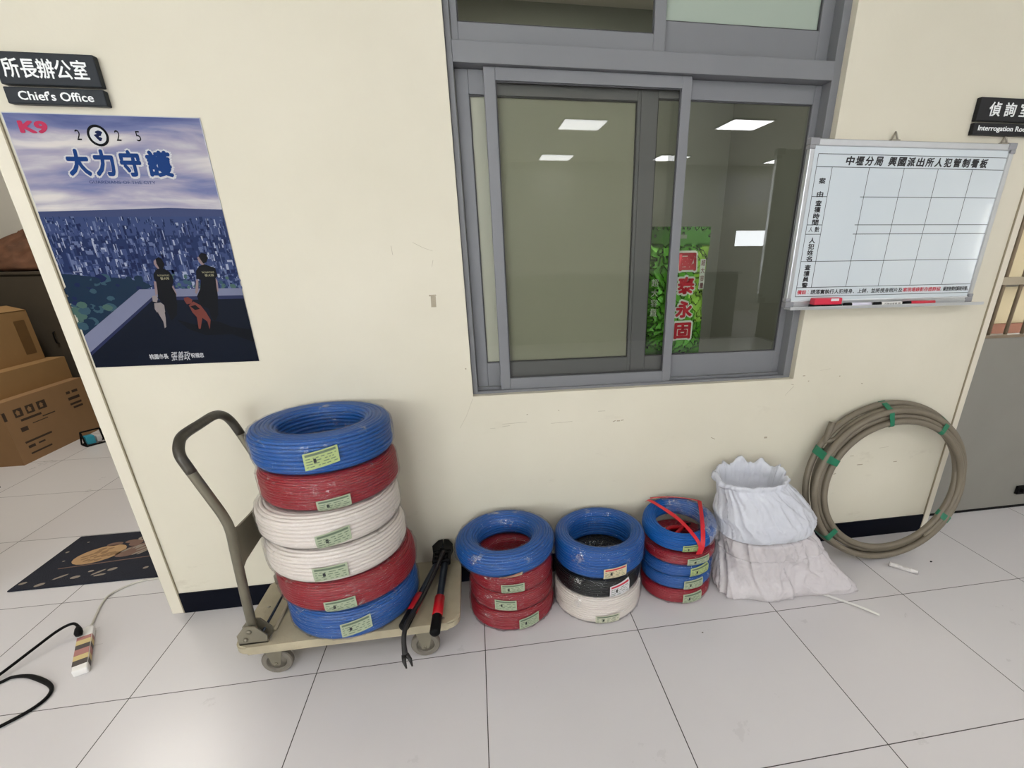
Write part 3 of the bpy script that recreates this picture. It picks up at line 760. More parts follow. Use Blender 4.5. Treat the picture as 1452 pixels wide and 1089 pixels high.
# ------------------------------------------------------------------ whiteboard, eraser, markers
def whiteboard():
    x0, x1, z0, z1 = 1.268, 2.148, 1.178, 1.769
    r = thing('whiteboard', 'framed whiteboard with a printed custody table hung right of the window', 'whiteboard', (1.7, 0, z0))
    def bld(mb, name, mt, par=r, fix=True):
        o = mb.build(name, mt, par, fix, loc=r.location); o.location = (0, 0, 0); return o
    p = MB(); p.box(x0 + 0.012, x1 - 0.012, -0.017, -0.004, z0 + 0.01, z1 - 0.01, 0); bld(p, 'panel', M_BOARD)
    f = MB(); ring_frame(f, x0, x1, z0, z1, -0.024, -0.002, 0.02, 0.02, 0.024, 0.022, 0.003); bld(f, 'frame', M_ALU)
    for cx, cz in ((x0, z1), (x1, z1), (x0, z0), (x1, z0)):
        c = MB(); sx = 1 if cx == x0 else -1; sz = 1 if cz == z0 else -1
        a0, a1 = sorted((cx - sx * 0.003, cx + sx * 0.034)); b0, b1 = sorted((cz - sz * 0.003, cz + sz * 0.034))
        c.box(a0, a1, -0.027, -0.001, *sorted((cz - sz * 0.003, cz + sz * 0.02)), 0, 0.003)
        c.box(*sorted((cx - sx * 0.003, cx + sx * 0.02)), -0.0268, -0.0012, *sorted((cz + sz * 0.0205, cz + sz * 0.034)), 0, 0.003)
        bld(c, 'corner_cap', mat('grey_plastic_corner', (138, 138, 142) if cz == z1 else (176, 178, 180), 0.4))
    for hx in (1.616, 2.10):
        h = MB(); h.tube(smooth([(hx - 0.012, -0.012, z1 + 0.002), (hx - 0.004, -0.012, z1 + 0.02), (hx + 0.002, -0.008, z1 + 0.03), (hx + 0.006, -0.012, z1 + 0.018), (hx + 0.014, -0.012, z1 + 0.004)], 5), 0.003, 8)
        h.box(hx - 0.017, hx + 0.02, -0.02, -0.003, z1 - 0.004, z1 + 0.005, 0, 0.002); bld(h, 'hanging_hook', M_HUB)
    t = MB(); t.box(x0 - 0.006, x1 + 0.02, -0.066, -0.023, z0 - 0.008, z0 - 0.003, 0, 0.001); t.box(x0 - 0.006, x1 + 0.02, -0.068, -0.064, z0 - 0.008, z0 + 0.004, 0, 0.001); t.box(x0 + 0.01, x1 - 0.01, -0.026, -0.022, z0 - 0.008, z0 + 0.012, 0)
    bld(t, 'marker_tray', M_ALU)
    g = MB(); y = -0.0174; lw = 0.0022
    def hl(a, b_, z): g.add([(a, y, z - lw / 2), (b_, y, z - lw / 2), (b_, y, z + lw / 2), (a, y, z + lw / 2)], [[0, 1, 2, 3]])
    def vl(x, a, b_): g.add([(x - lw / 2, y, a), (x + lw / 2, y, a), (x + lw / 2, y, b_), (x - lw / 2, y, b_)], [[0, 1, 2, 3]])
    X0, X1 = 1.309, 2.131; rows = [1.252, 1.351, 1.45, 1.483, 1.581, 1.680]; cols = [1.374, 1.53, 1.68, 1.83, 1.985]
    hl(X0, X1, 1.722); hl(X0, X1, 1.217); vl(X0, 1.217, 1.722); vl(X1, 1.217, 1.722)
    hl(X0, X1, 1.680); hl(X0, X1, 1.252)
    for z in (1.351,):
        hl(X0, X1, z)
    for z in (1.45, 1.483, 1.581):
        hl(X0, 1.374, z); hl(1.515, X1, z)
    for x in cols:
        vl(x, 1.252, 1.68)
    bld(g, 'printed_grid', mat('grid_line', (48, 54, 56), 0.5), fix=False)
    T = MB(); y2 = -0.0176
    s = '中壢分局 興國派出所人犯管制看板'; xx = 1.425
    for i, ch in enumerate(s):
        if ch == ' ':
            xx += 0.018; continue
        text(T, ch, xx, xx + 0.034, 1.686, 1.717, y2, 0, 0.042, shear=0.12); xx += 0.0405
    for s, z, st in (('案由', 1.634, 0.045), ('查獲時間', 1.559, 0.0225), ('人犯姓名', 1.428, 0.0225), ('查獲員警', 1.329, 0.0225)):
        for i, ch in enumerate(s):
            text(T, ch, 1.329, 1.356, z - i * st - 0.0105, z - i * st + 0.010, y2, 0, 0.035)
    text(T, '人', 1.32, 1.337, 1.458, 1.476, y2, 0, 0.012); text(T, '數', 1.345, 1.365, 1.457, 1.477, y2, 0, 0.02)
    text(T, '備註', 1.315, 1.355, 1.2255, 1.2425, y2, 1, 0.03); text(T, '：', 1.362, 1.366, 1.228, 1.24, y2, 1)
    text(T, '請落實執行人犯搜身、上銬，並將搜身照片及', 1.375, 1.80, 1.2245, 1.2435, y2, 0, 0.02)
    text(T, '案現場錄影存證群組', 1.803, 1.985, 1.2255, 1.2435, y2, 1, 0.02); text(T, '，解送後擦拭解除列管。', 1.987, 2.122, 1.2245, 1.2435, y2, 0, 0.02)
    bld(T, 'lettering', [M_INK, M_INKR], fix=False)
    zt = z0 - 0.003
    e = thing('board_eraser', 'red block eraser with black felt at the left of the whiteboard tray', 'eraser', (1.43, -0.047, zt))
    q = MB(); q.box(-0.062, 0.062, -0.016, 0.016, 0.012, 0.038, 0, 0.004); q.build('grip', mat('red_eraser_plastic', (200, 36, 64), 0.4), e)
    q = MB(); q.box(-0.064, 0.064, -0.017, 0.017, 0, 0.0125, 0, 0.001); q.build('felt_pad', M_DARK, e)
    q = MB(); q.box(0.01, 0.045, -0.0165, -0.0158, 0.026, 0.036); q.build('paper_sticker', M_LABEL3, e)
    def marker(x, L, body, cap, label, rot=0, cap_left=True):
        k = thing('marker_pen', label, 'marker', (x, -0.048, zt + 0.0085))
        q = MB(); q.cyl((-L / 2 + 0.03, 0, 0), (L / 2, 0, 0), 0.008, n=16, bev=0.001); q.build('barrel', body, k)
        q = MB(); q.cyl((-L / 2, 0, 0), (-L / 2 + 0.034, 0, 0), 0.0075, 0.0085, 16, bev=0.001); q.build('cap', cap, k)
        return k
    k = marker(1.575, 0.125, mat('lavender_white_plastic', (214, 210, 226), 0.35), M_DARK, 'white marker with black cap beside the red eraser on the tray')
    k = marker(1.715, 0.13, M_WSTRIP, M_DARK, 'printed white marker with black cap in the middle of the tray')
    T = MB(); text(T, '可擦白板筆 黑', -0.02, 0.055, -0.003, 0.004, -0.0083, 0); T.build('lettering', M_INK, k, fix=False)
    marker(1.865, 0.15, mat('red_marker_plastic', (196, 34, 56), 0.35), M_DARK, 'red marker lying at the right end of the row on the tray')
whiteboard()


# ------------------------------------------------------------------ cable coils
def coil(label, group, x, y, z, r, h, ri, wr, mt, film=None, tilt=(0, 0), labels=(), seed=0, corner=0.35, lab_mat=None, film_gap=0.004, drift=0.5):
    """coil of insulated wire lying flat; each label is (angle_deg, width, z0, z1, material, slant)"""
    rd = random.Random(seed)
    root = thing('wire_coil', label, 'wire coil', (x, y, z), (tilt[0], tilt[1], 0), group)
    # rounded-rectangle section, wires packed along it
    th = r - ri; c = min(h, th) * corner
    sec = []
    for cx, cz, a0 in ((r - c, c, -90), (r - c, h - c, 0), (ri + c, h - c, 90), (ri + c, c, 180)):
        for k in range(9):
            a = math.radians(a0 + 90 * k / 8); sec.append((cx + c * math.cos(a), cz + c * math.sin(a)))
    per = 0; cum = [0]
    for i in range(len(sec)):
        p, q = sec[i], sec[(i + 1) % len(sec)]; per += math.hypot(q[0] - p[0], q[1] - p[1]); cum.append(per)
    def at(s):
        s %= per
        for i in range(len(sec)):
            if cum[i + 1] >= s:
                p, q = sec[i], sec[(i + 1) % len(sec)]; t = (s - cum[i]) / max(cum[i + 1] - cum[i], 1e-9)
                px, pz = p[0] + (q[0] - p[0]) * t, p[1] + (q[1] - p[1]) * t
                dx, dz = q[0] - p[0], q[1] - p[1]; L_ = math.hypot(dx, dz) or 1
                return px, pz, dz / L_, -dx / L_
        return sec[0][0], sec[0][1], 1, 0
    n = max(12, int(per / (2.16 * wr))); ns = 7; seg = 80
    js = [(rd.random() * 50, rd.uniform(-0.25, 0.2) * wr) for _ in range(n)]
    vs = []; fs = []
    for j in range(seg):
        a = 2 * PI * j / seg; ca, sa = math.cos(a), math.sin(a)
        for k in range(n):
            wob = noise.noise(Vector((ca * 1.2 + js[k][0], sa * 1.2, seed * 3.1))) * wr * drift * 0.8
            s0 = (k + 0.5) * per / n + wob * 0.8
            px, pz, nx, nz = at(s0); tx_, tz_ = -nz, nx
            off = js[k][1] + wob * 0.5 - wr
            cx, cz = px + nx * off, pz + nz * off
            for q in range(ns):
                b_ = math.radians(-88 + 176 * q / (ns - 1))
                rx = cx + (nx * math.cos(b_) + tx_ * math.sin(b_)) * wr; rz = cz + (nz * math.cos(b_) + tz_ * math.sin(b_)) * wr
                vs.append((rx * ca, rx * sa, min(max(rz, 0.0008), h - 0.0006)))
    m_ = n * ns
    for j in range(seg):
        a, b_ = j * m_, ((j + 1) % seg) * m_
        for k in range(m_):
            k2 = (k + 1) % m_
            fs.append([a + k, b_ + k, b_ + k2, a + k2])
    mb = MB(); mb.add(vs, fs, 0, True); mb.build('wire_winding', mt, root)
    g = film_gap
    if film:
        vs = []; fs = []; sg = 200; sn = len(sec)
        for j in range(sg):
            a = 2 * PI * j / sg; ca, sa = math.cos(a), math.sin(a)
            for k in range(sn):
                px, pz = sec[k]; q = sec[(k + 1) % sn]; p0 = sec[k - 1]
                dx, dz = q[0] - p0[0], q[1] - p0[1]; L_ = math.hypot(dx, dz) or 1
                nx, nz = dz / L_, -dx / L_
                wv = noise.noise(Vector((ca * 3, sa * 3, k * 0.15 + seed))) * 0.003
                wv += 0.004 * (1 - min(1, abs(noise.noise(Vector((j * 0.22 + k * 0.10, k * 0.12, seed * 7.7)))) * 3.5)) ** 2 + 0.0015 * noise.noise(Vector((j * 0.5, k * 0.5, seed)))
                gg = max(0.0012, g - 0.001 + wv)
                rx = px + nx * gg; rz = pz + nz * gg
                rz = min(max(rz, 0.0004), h)
                vs.append((rx * ca, rx * sa, rz))
        for j in range(sg):
            a, b_ = j * sn, ((j + 1) % sg) * sn
            for k in range(sn):
                k2 = (k + 1) % sn; fs.append([a + k, b_ + k, b_ + k2, a + k2])
        mb = MB(); mb.add(vs, fs, 0, True); mb.build('plastic_wrap', film, root)
    for (ang, wd, z0, z1, lm, slant) in labels:
        mb = MB(); R = r + g + 0.0035; N = 10; da = wd / R
        def pt(u, v, o=0.0):
            a = math.radians(ang) + (u - 0.5) * da
            zz = z0 + v * (z1 - z0) + slant * (u - 0.5)
            # follow the rounded shoulder of the coil
            rr = R + o; e = max(0, zz - (h - c)) ; f_ = max(0, c - zz)
            if e > 0: rr -= c - math.sqrt(max(c * c - min(e, c) ** 2, 0))
            if f_ > 0: rr -= c - math.sqrt(max(c * c - min(f_, c) ** 2, 0))
            return (rr * math.cos(a), rr * math.sin(a), zz)
        vs = [pt(i / N, j / 4) for j in range(5) for i in range(N + 1)]
        mb.add(vs, [[j * (N + 1) + i, j * (N + 1) + i + 1, (j + 1) * (N + 1) + i + 1, (j + 1) * (N + 1) + i] for j in range(4) for i in range(N)], 0, True)
        def bar(u0, u1, v0, v1, mi):
            K = 4
            for i in range(K):
                a0 = u0 + (u1 - u0) * i / K; a1 = u0 + (u1 - u0) * (i + 1) / K
                mb.add([pt(a0, v0, 0.0008), pt(a1, v0, 0.0008), pt(a1, v1, 0.0008), pt(a0, v1, 0.0008)], [[0, 1, 2, 3]], mi)
        bar(0.06, 0.94, 0.78, 0.92, 2 if lm in (M_LABEL2, M_LABEL3) else 1)
        for v in (0.62, 0.46, 0.3, 0.14):
            u = 0.06
            while u < 0.9:
                L_ = rd.uniform(0.04, 0.2); bar(u, min(0.94, u + L_), v, v + 0.05, 1); u += L_ + rd.uniform(0.03, 0.12)
        bar(0.28, 0.36, 0.36, 0.6, 3)
        mb.build('paper_label', [lm, M_INKG, M_INKR, M_INK], root, fix=False)
    return root


G1 = 'wire coils stacked on the platform cart'
zc = 0.1655; hc = 0.1205
fr = -88
specs = [
    ('blue wire coil at the bottom of the tall stack on the cart', -0.495, -0.266, 0.225, M_BLUE, M_FILM_MILKY, (fr + 10, 0.10, 0.036, 0.09, M_LABEL, 0.016), (0.0, 0.0), 0.0052),
    ('plastic-wrapped red wire coil second from the bottom on the cart, under the white coils', -0.502, -0.256, 0.235, M_RED, M_FILM_MILKY, (fr + 3, 0.10, 0.015, 0.062, M_LABEL, 0.008), (0, 0), 0.0044),
    ('lower of the two white wire coils on the cart, above the lower red coil', -0.517, -0.262, 0.230, M_WHITE, M_FILM, (fr + 5, 0.105, 0.022, 0.074, M_LABEL, 0.004), (0, 0), 0.0064),
    ('upper of the two white wire coils on the cart, under the upper red coil', -0.525, -0.250, 0.230, M_WHITE, M_FILM, (fr + 13, 0.105, 0.016, 0.068, M_LABEL, 0.018), (0, 0), 0.0064),
    ('red wire coil right below the topmost blue coil on the cart', -0.507, -0.236, 0.219, M_RED, M_FILM_MILKY, (fr + 13, 0.10, 0.008, 0.05, M_LABEL, 0.008), (0, 0), 0.0044),
    ('topmost blue wire coil on the cart in crinkled clear plastic wrap', -0.512, -0.225, 0.219, M_BLUE, M_FILM, (fr + 11, 0.10, 0.034, 0.088, M_LABEL4, 0.018), (0, 0), 0.0062),
]
for i, (lb, x, y, r, mt, fm, lab, tl, wr) in enumerate(specs):
    coil(lb, G1, x, y, zc, r, hc - 0.0008, 0.128 if i < 5 else 0.135, wr, mt, fm, tl, [lab], seed=11 + i)
    zc += hc

G2 = 'wire coils in the stack beside the cart'
coil('red wire coil on the floor at the bottom of the stack beside the cart', G2, 0.093, -0.195, 0.0, 0.173, 0.0945, 0.1, 0.004, M_RED, M_FILM_MILKY, (0, 0), [(-72, 0.085, 0.02, 0.07, M_LABEL, 0.012)], 31)
coil('middle red wire coil of the three under a tilted blue coil beside the cart', G2, 0.095, -0.198, 0.095, 0.169, 0.089, 0.1, 0.004, M_RED, M_FILM_MILKY, (0, 0), [(-102, 0.085, 0.02, 0.066, M_LABEL, -0.004)], 32)
coil('red wire coil directly under the tilted blue coil beside the cart', G2, 0.096, -0.203, 0.185, 0.165, 0.086, 0.1, 0.004, M_RED, M_FILM_MILKY, (0, 0), [(-92, 0.09, 0.008, 0.05, M_LABEL, 0.002)], 33)
coil('tilted blue wire coil on top of three red coils beside the cart', G2, 0.077, -0.209, 0.2755, 0.195, 0.097, 0.108, 0.0062, M_BLUE, M_FILM, (0, math.radians(-1.5)), [(-88, 0.09, 0.004, 0.026, M_LABEL2, 0.018)], 34, corner=0.48)

G3 = 'wire coils in the middle stack on the floor'
coil('white wire coil on the floor below a black coil', G3, 0.459, -0.206, 0.0, 0.184, 0.1245, 0.11, 0.0048, M_WHITE, M_FILM, (0, 0), [(-90, 0.1, 0.01, 0.05, mat('grey_label_paper', (190, 190, 168), 0.6), 0.004)], 41)
coil('black wire coil between the white coil and a blue coil', G3, 0.457, -0.21, 0.125, 0.178, 0.0845, 0.11, 0.0036, M_BLACK, M_FILM, (0, 0), [(-74, 0.09, 0.012, 0.07, M_LABEL3, 0.016)], 42)
coil('blue wire coil resting on top of the black coil', G3, 0.466, -0.197, 0.21, 0.186, 0.126, 0.128, 0.0056, M_BLUE, M_FILM, (0, 0), [(-84, 0.095, 0.012, 0.06, M_LABEL2, 0.008)], 43, corner=0.42)

G4 = 'wire coils in the small stack beside the white plastic bags'
coil('red wire coil on the floor under the small blue coils', G4, 0.822, -0.183, 0.0, 0.151, 0.0675, 0.09, 0.0028, M_RED, M_FILM, (0, 0), [(-82, 0.09, 0.012, 0.058, M_LABEL, 0.006)], 51)
coil('thin blue wire coil resting on the small red floor coil', G4, 0.825, -0.178, 0.068, 0.152, 0.0665, 0.09, 0.0028, M_BLUE, M_FILM, (0, 0), [(-83, 0.09, 0.01, 0.055, M_LABEL, 0.006)], 52)
coil('thin blue wire coil just below the red striped coil in the small stack', G4, 0.823, -0.18, 0.135, 0.153, 0.0595, 0.09, 0.0028, M_BLUE, M_FILM, (0, 0), [(-74, 0.095, 0.008, 0.052, M_LABEL4, 0.008)], 53)
coil('flat red wire coil in milky wrap below the ribbon-tied blue coil', G4, 0.826, -0.183, 0.195, 0.153, 0.0495, 0.09, 0.0034, M_RED, M_FILM_MILKY, (0, 0), [(-80, 0.105, 0.006, 0.04, M_LABEL, 0.004)], 54)
topc = coil('blue wire coil tied with red ribbon on top of the small stack', G4, 0.824, -0.17, 0.268, 0.157, 0.075, 0.1, 0.0046, M_BLUE, None, (math.radians(7), 0), [(-92, 0.075, 0.006, 0.048, M_LABEL4, 0.006)], 55, corner=0.45, film_gap=0.002)


def ribbon(parent):
    b = MB()
    def strip(pts, wd):
        P = smooth(pts, 6); n = len(P)
        vs = []
        for i, p in enumerate(P):
            t = (P[min(i + 1, n - 1)] - P[max(i - 1, 0)]).normalized(); up = Vector((p.x, p.y, 0)).normalized() * 0.4 + Vector((0, 0, 1))
            s = t.cross(up).normalized() * wd / 2
            vs += [p + s, p - s]
        lo = [v - Vector((0, 0, 0.0015)) for v in vs]; m2 = len(vs)
        fs = [[2 * i, 2 * i + 1, 2 * i + 3, 2 * i + 2] for i in range(n - 1)] + [[m2 + 2 * i, m2 + 2 * i + 2, m2 + 2 * i + 3, m2 + 2 * i + 1] for i in range(n - 1)]
        fs += [[2 * i, 2 * i + 2, m2 + 2 * i + 2, m2 + 2 * i] for i in range(n - 1)] + [[2 * i + 1, m2 + 2 * i + 1, m2 + 2 * i + 3, 2 * i + 3] for i in range(n - 1)]
        b.add(vs + lo, fs, 0)
    strip([(0.02, -0.168, 0.004), (0.022, -0.168, 0.05), (0.0, -0.12, 0.083), (-0.03, -0.02, 0.09), (-0.09, 0.11, 0.084), (-0.105, 0.135, 0.07)], 0.015)
    strip([(0.03, -0.168, 0.004), (0.035, -0.166, 0.05), (0.055, -0.11, 0.084), (0.095, 0.0, 0.088), (0.125, 0.085, 0.082)], 0.019)
    strip([(0.125, 0.08, 0.084), (0.06, 0.11, 0.086), (-0.02, 0.13, 0.086), (-0.085, 0.14, 0.08)], 0.015)
    b.build('red_ribbon', mat('red_ribbon', (196, 28, 40), 0.4), parent)
    # torn film hanging over the back and right half
    vs = []; fs = []; n = 40; k = 14
    for i in range(n + 1):
        a = math.radians(-62 + 170 * i / n); ca, sa = math.cos(a), math.sin(a)
        for j in range(k + 1):
            t = j / k; ang = math.radians(215 - 250 * t)
            rr = 0.126 + 0.039 * math.cos(ang); zz = 0.038 + 0.044 * math.sin(ang)
            wv = noise.noise(Vector((i * 0.5, j * 0.6, 4))) * 0.008
            vs.append(((rr + wv) * ca, (rr + wv) * sa, max(0.002, zz + wv * 0.6)))
    for i in range(n):
        for j in range(k):
            q = i * (k + 1) + j; fs.append([q, q + k + 1, q + k + 2, q + 1])
    b = MB(); b.add(vs, fs, 0, True); b.build('torn_plastic_wrap', M_FILM_TORN, parent, fix=False)
ribbon(topc)
# tool left inside the ribbon-tied coil
t = thing('pliers', 'red and black pliers lying in the hole of the ribbon-tied blue coil', 'pliers', (0.83, -0.165, 0.268), (0.15, 0.1, 0.5))
b = MB(); b.tube(smooth([(-0.075, 0.012, 0), (-0.04, 0.02, 0.004), (0, 0.008, 0.005), (0.03, 0, 0.004)], 5), [0.009] * 16, 10); b.build('handle', M_REDGRIP, t)
b = MB(); b.tube(smooth([(-0.07, -0.024, 0), (-0.04, -0.022, 0.004), (0, -0.01, 0.005), (0.03, 0, 0.004)], 5), [0.009] * 16, 10); b.build('handle', M_REDGRIP, t)
b = MB(); b.tube([(0.028, 0, 0.004), (0.05, 0, 0.004), (0.082, 0.002, 0.003)], [0.013, 0.012, 0.005], 10); b.build('jaw', M_DARK, t)


# ------------------------------------------------------------------ platform cart
def cart():
    DX0, DX1, DY0, DY1, Z0, Z1 = -0.865, -0.112, -0.456, -0.062, 0.132, 0.165
    r = thing('platform_cart', 'worn beige platform cart with folding grey handle carrying the tall coil stack', 'cart', ((DX0 + DX1) / 2, (DY0 + DY1) / 2, 0))
    def bld(mb, name, mt, par=r):
        o = mb.build(name, mt, par, loc=r.location); o.location = (0, 0, 0); return o
    b = MB(); bm = bmesh.new()
    loop = rrect(DX0, DX1, DY0, DY1, 0.045, 8)
    vt = [bm.verts.new((x, y, Z1)) for x, y in loop]; vb = [bm.verts.new((x, y, Z0)) for x, y in loop]
    bm.faces.new(vt); bm.faces.new(vb[::-1])
    for i in range(len(loop)):
        bm.faces.new((vt[i], vb[i], vb[(i + 1) % len(loop)], vt[(i + 1) % len(loop)]))
    ed = [e for e in bm.edges if abs(e.verts[0].co.z - e.verts[1].co.z) < 1e-6]
    bmesh.ops.bevel(bm, geom=ed, offset=0.006, segments=3, affect='EDGES')
    b.bm(bm); bld(b, 'deck', M_CART)
    for x, y in ((-0.62, -0.435), (-0.82, -0.25), (-0.17, -0.43)):
        bl = MB(); bl.cyl((x, y, Z1 - 0.001), (x, y, Z1 + 0.0015), 0.006, n=12)
        bld(bl, 'deck_bolt', M_HUB)
    # casters
    for cx, cy in ((-0.760, -0.405), (-0.245, -0.418), (-0.760, -0.125), (-0.245, -0.125)):
        f = MB()
        f.box(cx - 0.045, cx + 0.045, cy - 0.02, cy + 0.04, Z0 - 0.006, Z0, 0, 0.001)
        f.prism([(cx - 0.03, Z0 - 0.004), (cx + 0.035, Z0 - 0.004), (cx + 0.012, 0.042), (cx - 0.012, 0.042)], cy + 0.016, cy + 0.0185)
        f.prism([(cx - 0.03, Z0 - 0.004), (cx + 0.035, Z0 - 0.004), (cx + 0.012, 0.042), (cx - 0.012, 0.042)], cy - 0.0185, cy - 0.016)
        f.cyl((cx, cy - 0.021, 0.051), (cx, cy + 0.021, 0.051), 0.006, n=12)
        fo = bld(f, 'caster', M_GUSSET)
        w_ = MB(); n = 36; prof = [(0.030, -0.006), (0.034, -0.013), (0.048, -0.0125), (0.0515, -0.008), (0.0515, 0.008), (0.048, 0.0125), (0.034, 0.013), (0.030, 0.006)]
        vs = [(cx + rr * math.cos(2 * PI * j / n), cy + yy, 0.0518 + rr * math.sin(2 * PI * j / n)) for j in range(n) for rr, yy in prof]
        m_ = len(prof)
        w_.add(vs, [[j * m_ + k, j * m_ + (k + 1) % m_, ((j + 1) % n) * m_ + (k + 1) % m_, ((j + 1) % n) * m_ + k] for j in range(n) for k in range(m_)], 0, False)
        wo = bld(w_, 'wheel', M_WHEEL, fo)
        h = MB(); h.cyl((cx, cy - 0.008, 0.0518), (cx, cy + 0.008, 0.0518), 0.031, n=28); h.cyl((cx, cy - 0.0115, 0.0518), (cx, cy + 0.0115, 0.0518), 0.014, n=20)
        bld(h, 'wheel_hub', M_HUB, fo)
    # U handle: front leg, bent outward, top bar, rear leg
    yf, yb = -0.418, -0.085
    pts = [(-0.803, yf, 0.185), (-0.797, yf, 0.30), (-0.790, yf, 0.42), (-0.783, yf, 0.53), (-0.779, yf, 0.60), (-0.786, yf, 0.65), (-0.806, yf, 0.715), (-0.838, yf, 0.815)]
    pts2 = [(-0.853, yf + 0.006, 0.858), (-0.862, yf + 0.035, 0.884), (-0.866, yf + 0.075, 0.896), (-0.866, (yf + yb) / 2, 0.897), (-0.866, yb - 0.075, 0.896), (-0.862, yb - 0.03, 0.884), (-0.853, yb - 0.006, 0.858)]
    pts3 = [(p[0], yb, p[2]) for p in pts[::-1]]
    P = smooth(pts + pts2 + pts3, 6)
    t = MB(); t.tube(P, 0.0145, 16); ho = bld(t, 'handle', M_TUBE)
    G = [p for p in P if p.z > 0.80]
    t = MB(); t.tube(G, 0.0150, 16); bld(t, 'handle_grip', mat('dark_worn_grip', (66, 62, 54), 0.38, 0.3, 0.4, 18, 0.1, 60), ho)
    g = MB()
    o = [(yf, 0.435), (yf + 0.01, 0.44), (yf + 0.05, 0.455), ((yf + yb) / 2, 0.462), (yb - 0.05, 0.455), (yb - 0.01, 0.44), (yb, 0.435), (yb, 0.60), (yb - 0.02, 0.592), (yb - 0.06, 0.578), ((yf + yb) / 2, 0.572), (yf + 0.06, 0.578), (yf + 0.02, 0.592), (yf, 0.60)]
    g.prism(o, -0.790, -0.784, 0, 'x'); bld(g, 'gusset_plate', M_GUSSET)
    for yy, s in ((yf, -1), (yb, 1)):
        k = MB()
        poly = [(-0.845, Z1 + 0.001), (-0.755, Z1 + 0.001), (-0.752, 0.195), (-0.782, 0.235), (-0.815, 0.24), (-0.845, 0.205)]
        k.prism(poly, yy - 0.024, yy - 0.019); k.prism(poly, yy + 0.019, yy + 0.024)
        k.box(-0.845, -0.755, yy - 0.024, yy + 0.024, Z1, Z1 + 0.006)
        for bx, bz in ((-0.803, 0.218), (-0.82, 0.188)):
            k.cyl((bx, yy - 0.029, bz), (bx, yy + 0.029, bz), 0.008, n=12)
        bld(k, 'handle_bracket', M_GUSSET)
    d = MB(); d.tube([(-0.775, yf, 0.192), (-0.775, yb, 0.192)], 0.0045, 10); bld(d, 'hinge_rod', M_GUN)
    d = MB(); d.tube([(-0.752, yf + 0.03, Z1 + 0.006), (-0.752, yb - 0.02, Z1 + 0.006)], 0.006, 10); bld(d, 'locking_bar', M_CART)
cart()


# ------------------------------------------------------------------ bolt cutter and pry bar on the cart
def bolt_cutter():
    r = thing('bolt_cutter', 'bolt cutter with red and black grips lying at the right end of the cart deck', 'bolt cutter', (-0.2, -0.28, 0.166))
    def bld(mb, name, mt, par=r):
        o = mb.build(name, mt, par, loc=r.location); o.location = (0, 0, 0); return o
    def leg(p, q, s, name='handle'):
        p, q = Vector(p), Vector(q); d = q - p
        A = [p, p + d * 0.15, p + d * 0.45, p + d * 0.62]
        h = MB(); h.tube(A, [0.013, 0.0145, 0.0135, 0.0125], 12); ho = bld(h, 'handle', M_GUN)
        h = MB(); h.tube([p + d * 0.56, p + d * 0.565, p + d * 0.79, p + d * 0.80], [0.014, 0.0188, 0.0188, 0.015], 14); bld(h, 'red_grip', M_REDGRIP, ho)
        h = MB(); h.tube([p + d * 0.79, p + d * 0.80, p + d * 0.985, p + d], [0.015, 0.0178, 0.0185, 0.014], 14); bld(h, 'black_grip', M_DARK, ho)
    leg((-0.196, -0.128, 0.214), (-0.302, -0.478, 0.185), -1)
    leg((-0.172, -0.125, 0.214), (-0.192, -0.525, 0.184), 1)
    h = MB()   # jaws and link plates, propped on the wall side
    h.box(-0.222, -0.150, -0.165, -0.095, 0.207, 0.236, 0, 0.005)
    h.prism([(-0.222, -0.10), (-0.188, -0.10), (-0.184, -0.06), (-0.187, -0.014), (-0.205, -0.02), (-0.228, -0.06)], 0.208, 0.240, 0, 'z')
    h.prism([(-0.184, -0.10), (-0.150, -0.10), (-0.142, -0.06), (-0.162, -0.02), (-0.181, -0.014), (-0.183, -0.06)], 0.208, 0.240, 0, 'z')
    for x, y in ((-0.204, -0.12), (-0.168, -0.12), (-0.186, -0.09), (-0.204, -0.15), (-0.168, -0.15)):
        h.cyl((x, y, 0.202), (x, y, 0.244), 0.009, n=12)
    bld(h, 'cutter_head', M_DARK)
bolt_cutter()
b = MB()
PB = [(-0.175, -0.13, 0.253), (-0.203, -0.24, 0.24), (-0.24, -0.36, 0.222), (-0.272, -0.445, 0.212), (-0.288, -0.49, 0.205), (-0.294, -0.53, 0.182), (-0.289, -0.568, 0.148)]
P = smooth(PB, 6)
b.tube(P, [0.0085] * (len(P) - 4) + [0.009, 0.0095, 0.010, 0.010], 10)
e0 = Vector((-0.289, -0.566, 0.149)); dirv = Vector((0.02, -0.042, -0.046)).normalized(); sd = Vector((1, 0.35, 0)).normalized()
for s in (-1, 1):   # split claw
    b.tube([e0 + sd * s * 0.004, e0 + dirv * 0.02 + sd * s * 0.010, e0 + dirv * 0.044 + sd * s * 0.0095], [0.0085, 0.007, 0.0025], 8)
tag(b.build('pry_bar', mat('black_forged_steel', (34, 32, 32), 0.4, 0.3, 0.2, 20), loc=(-0.24, -0.36, 0.21)), 'black pry bar with forked claw end hanging over the cart front edge', 'pry bar')


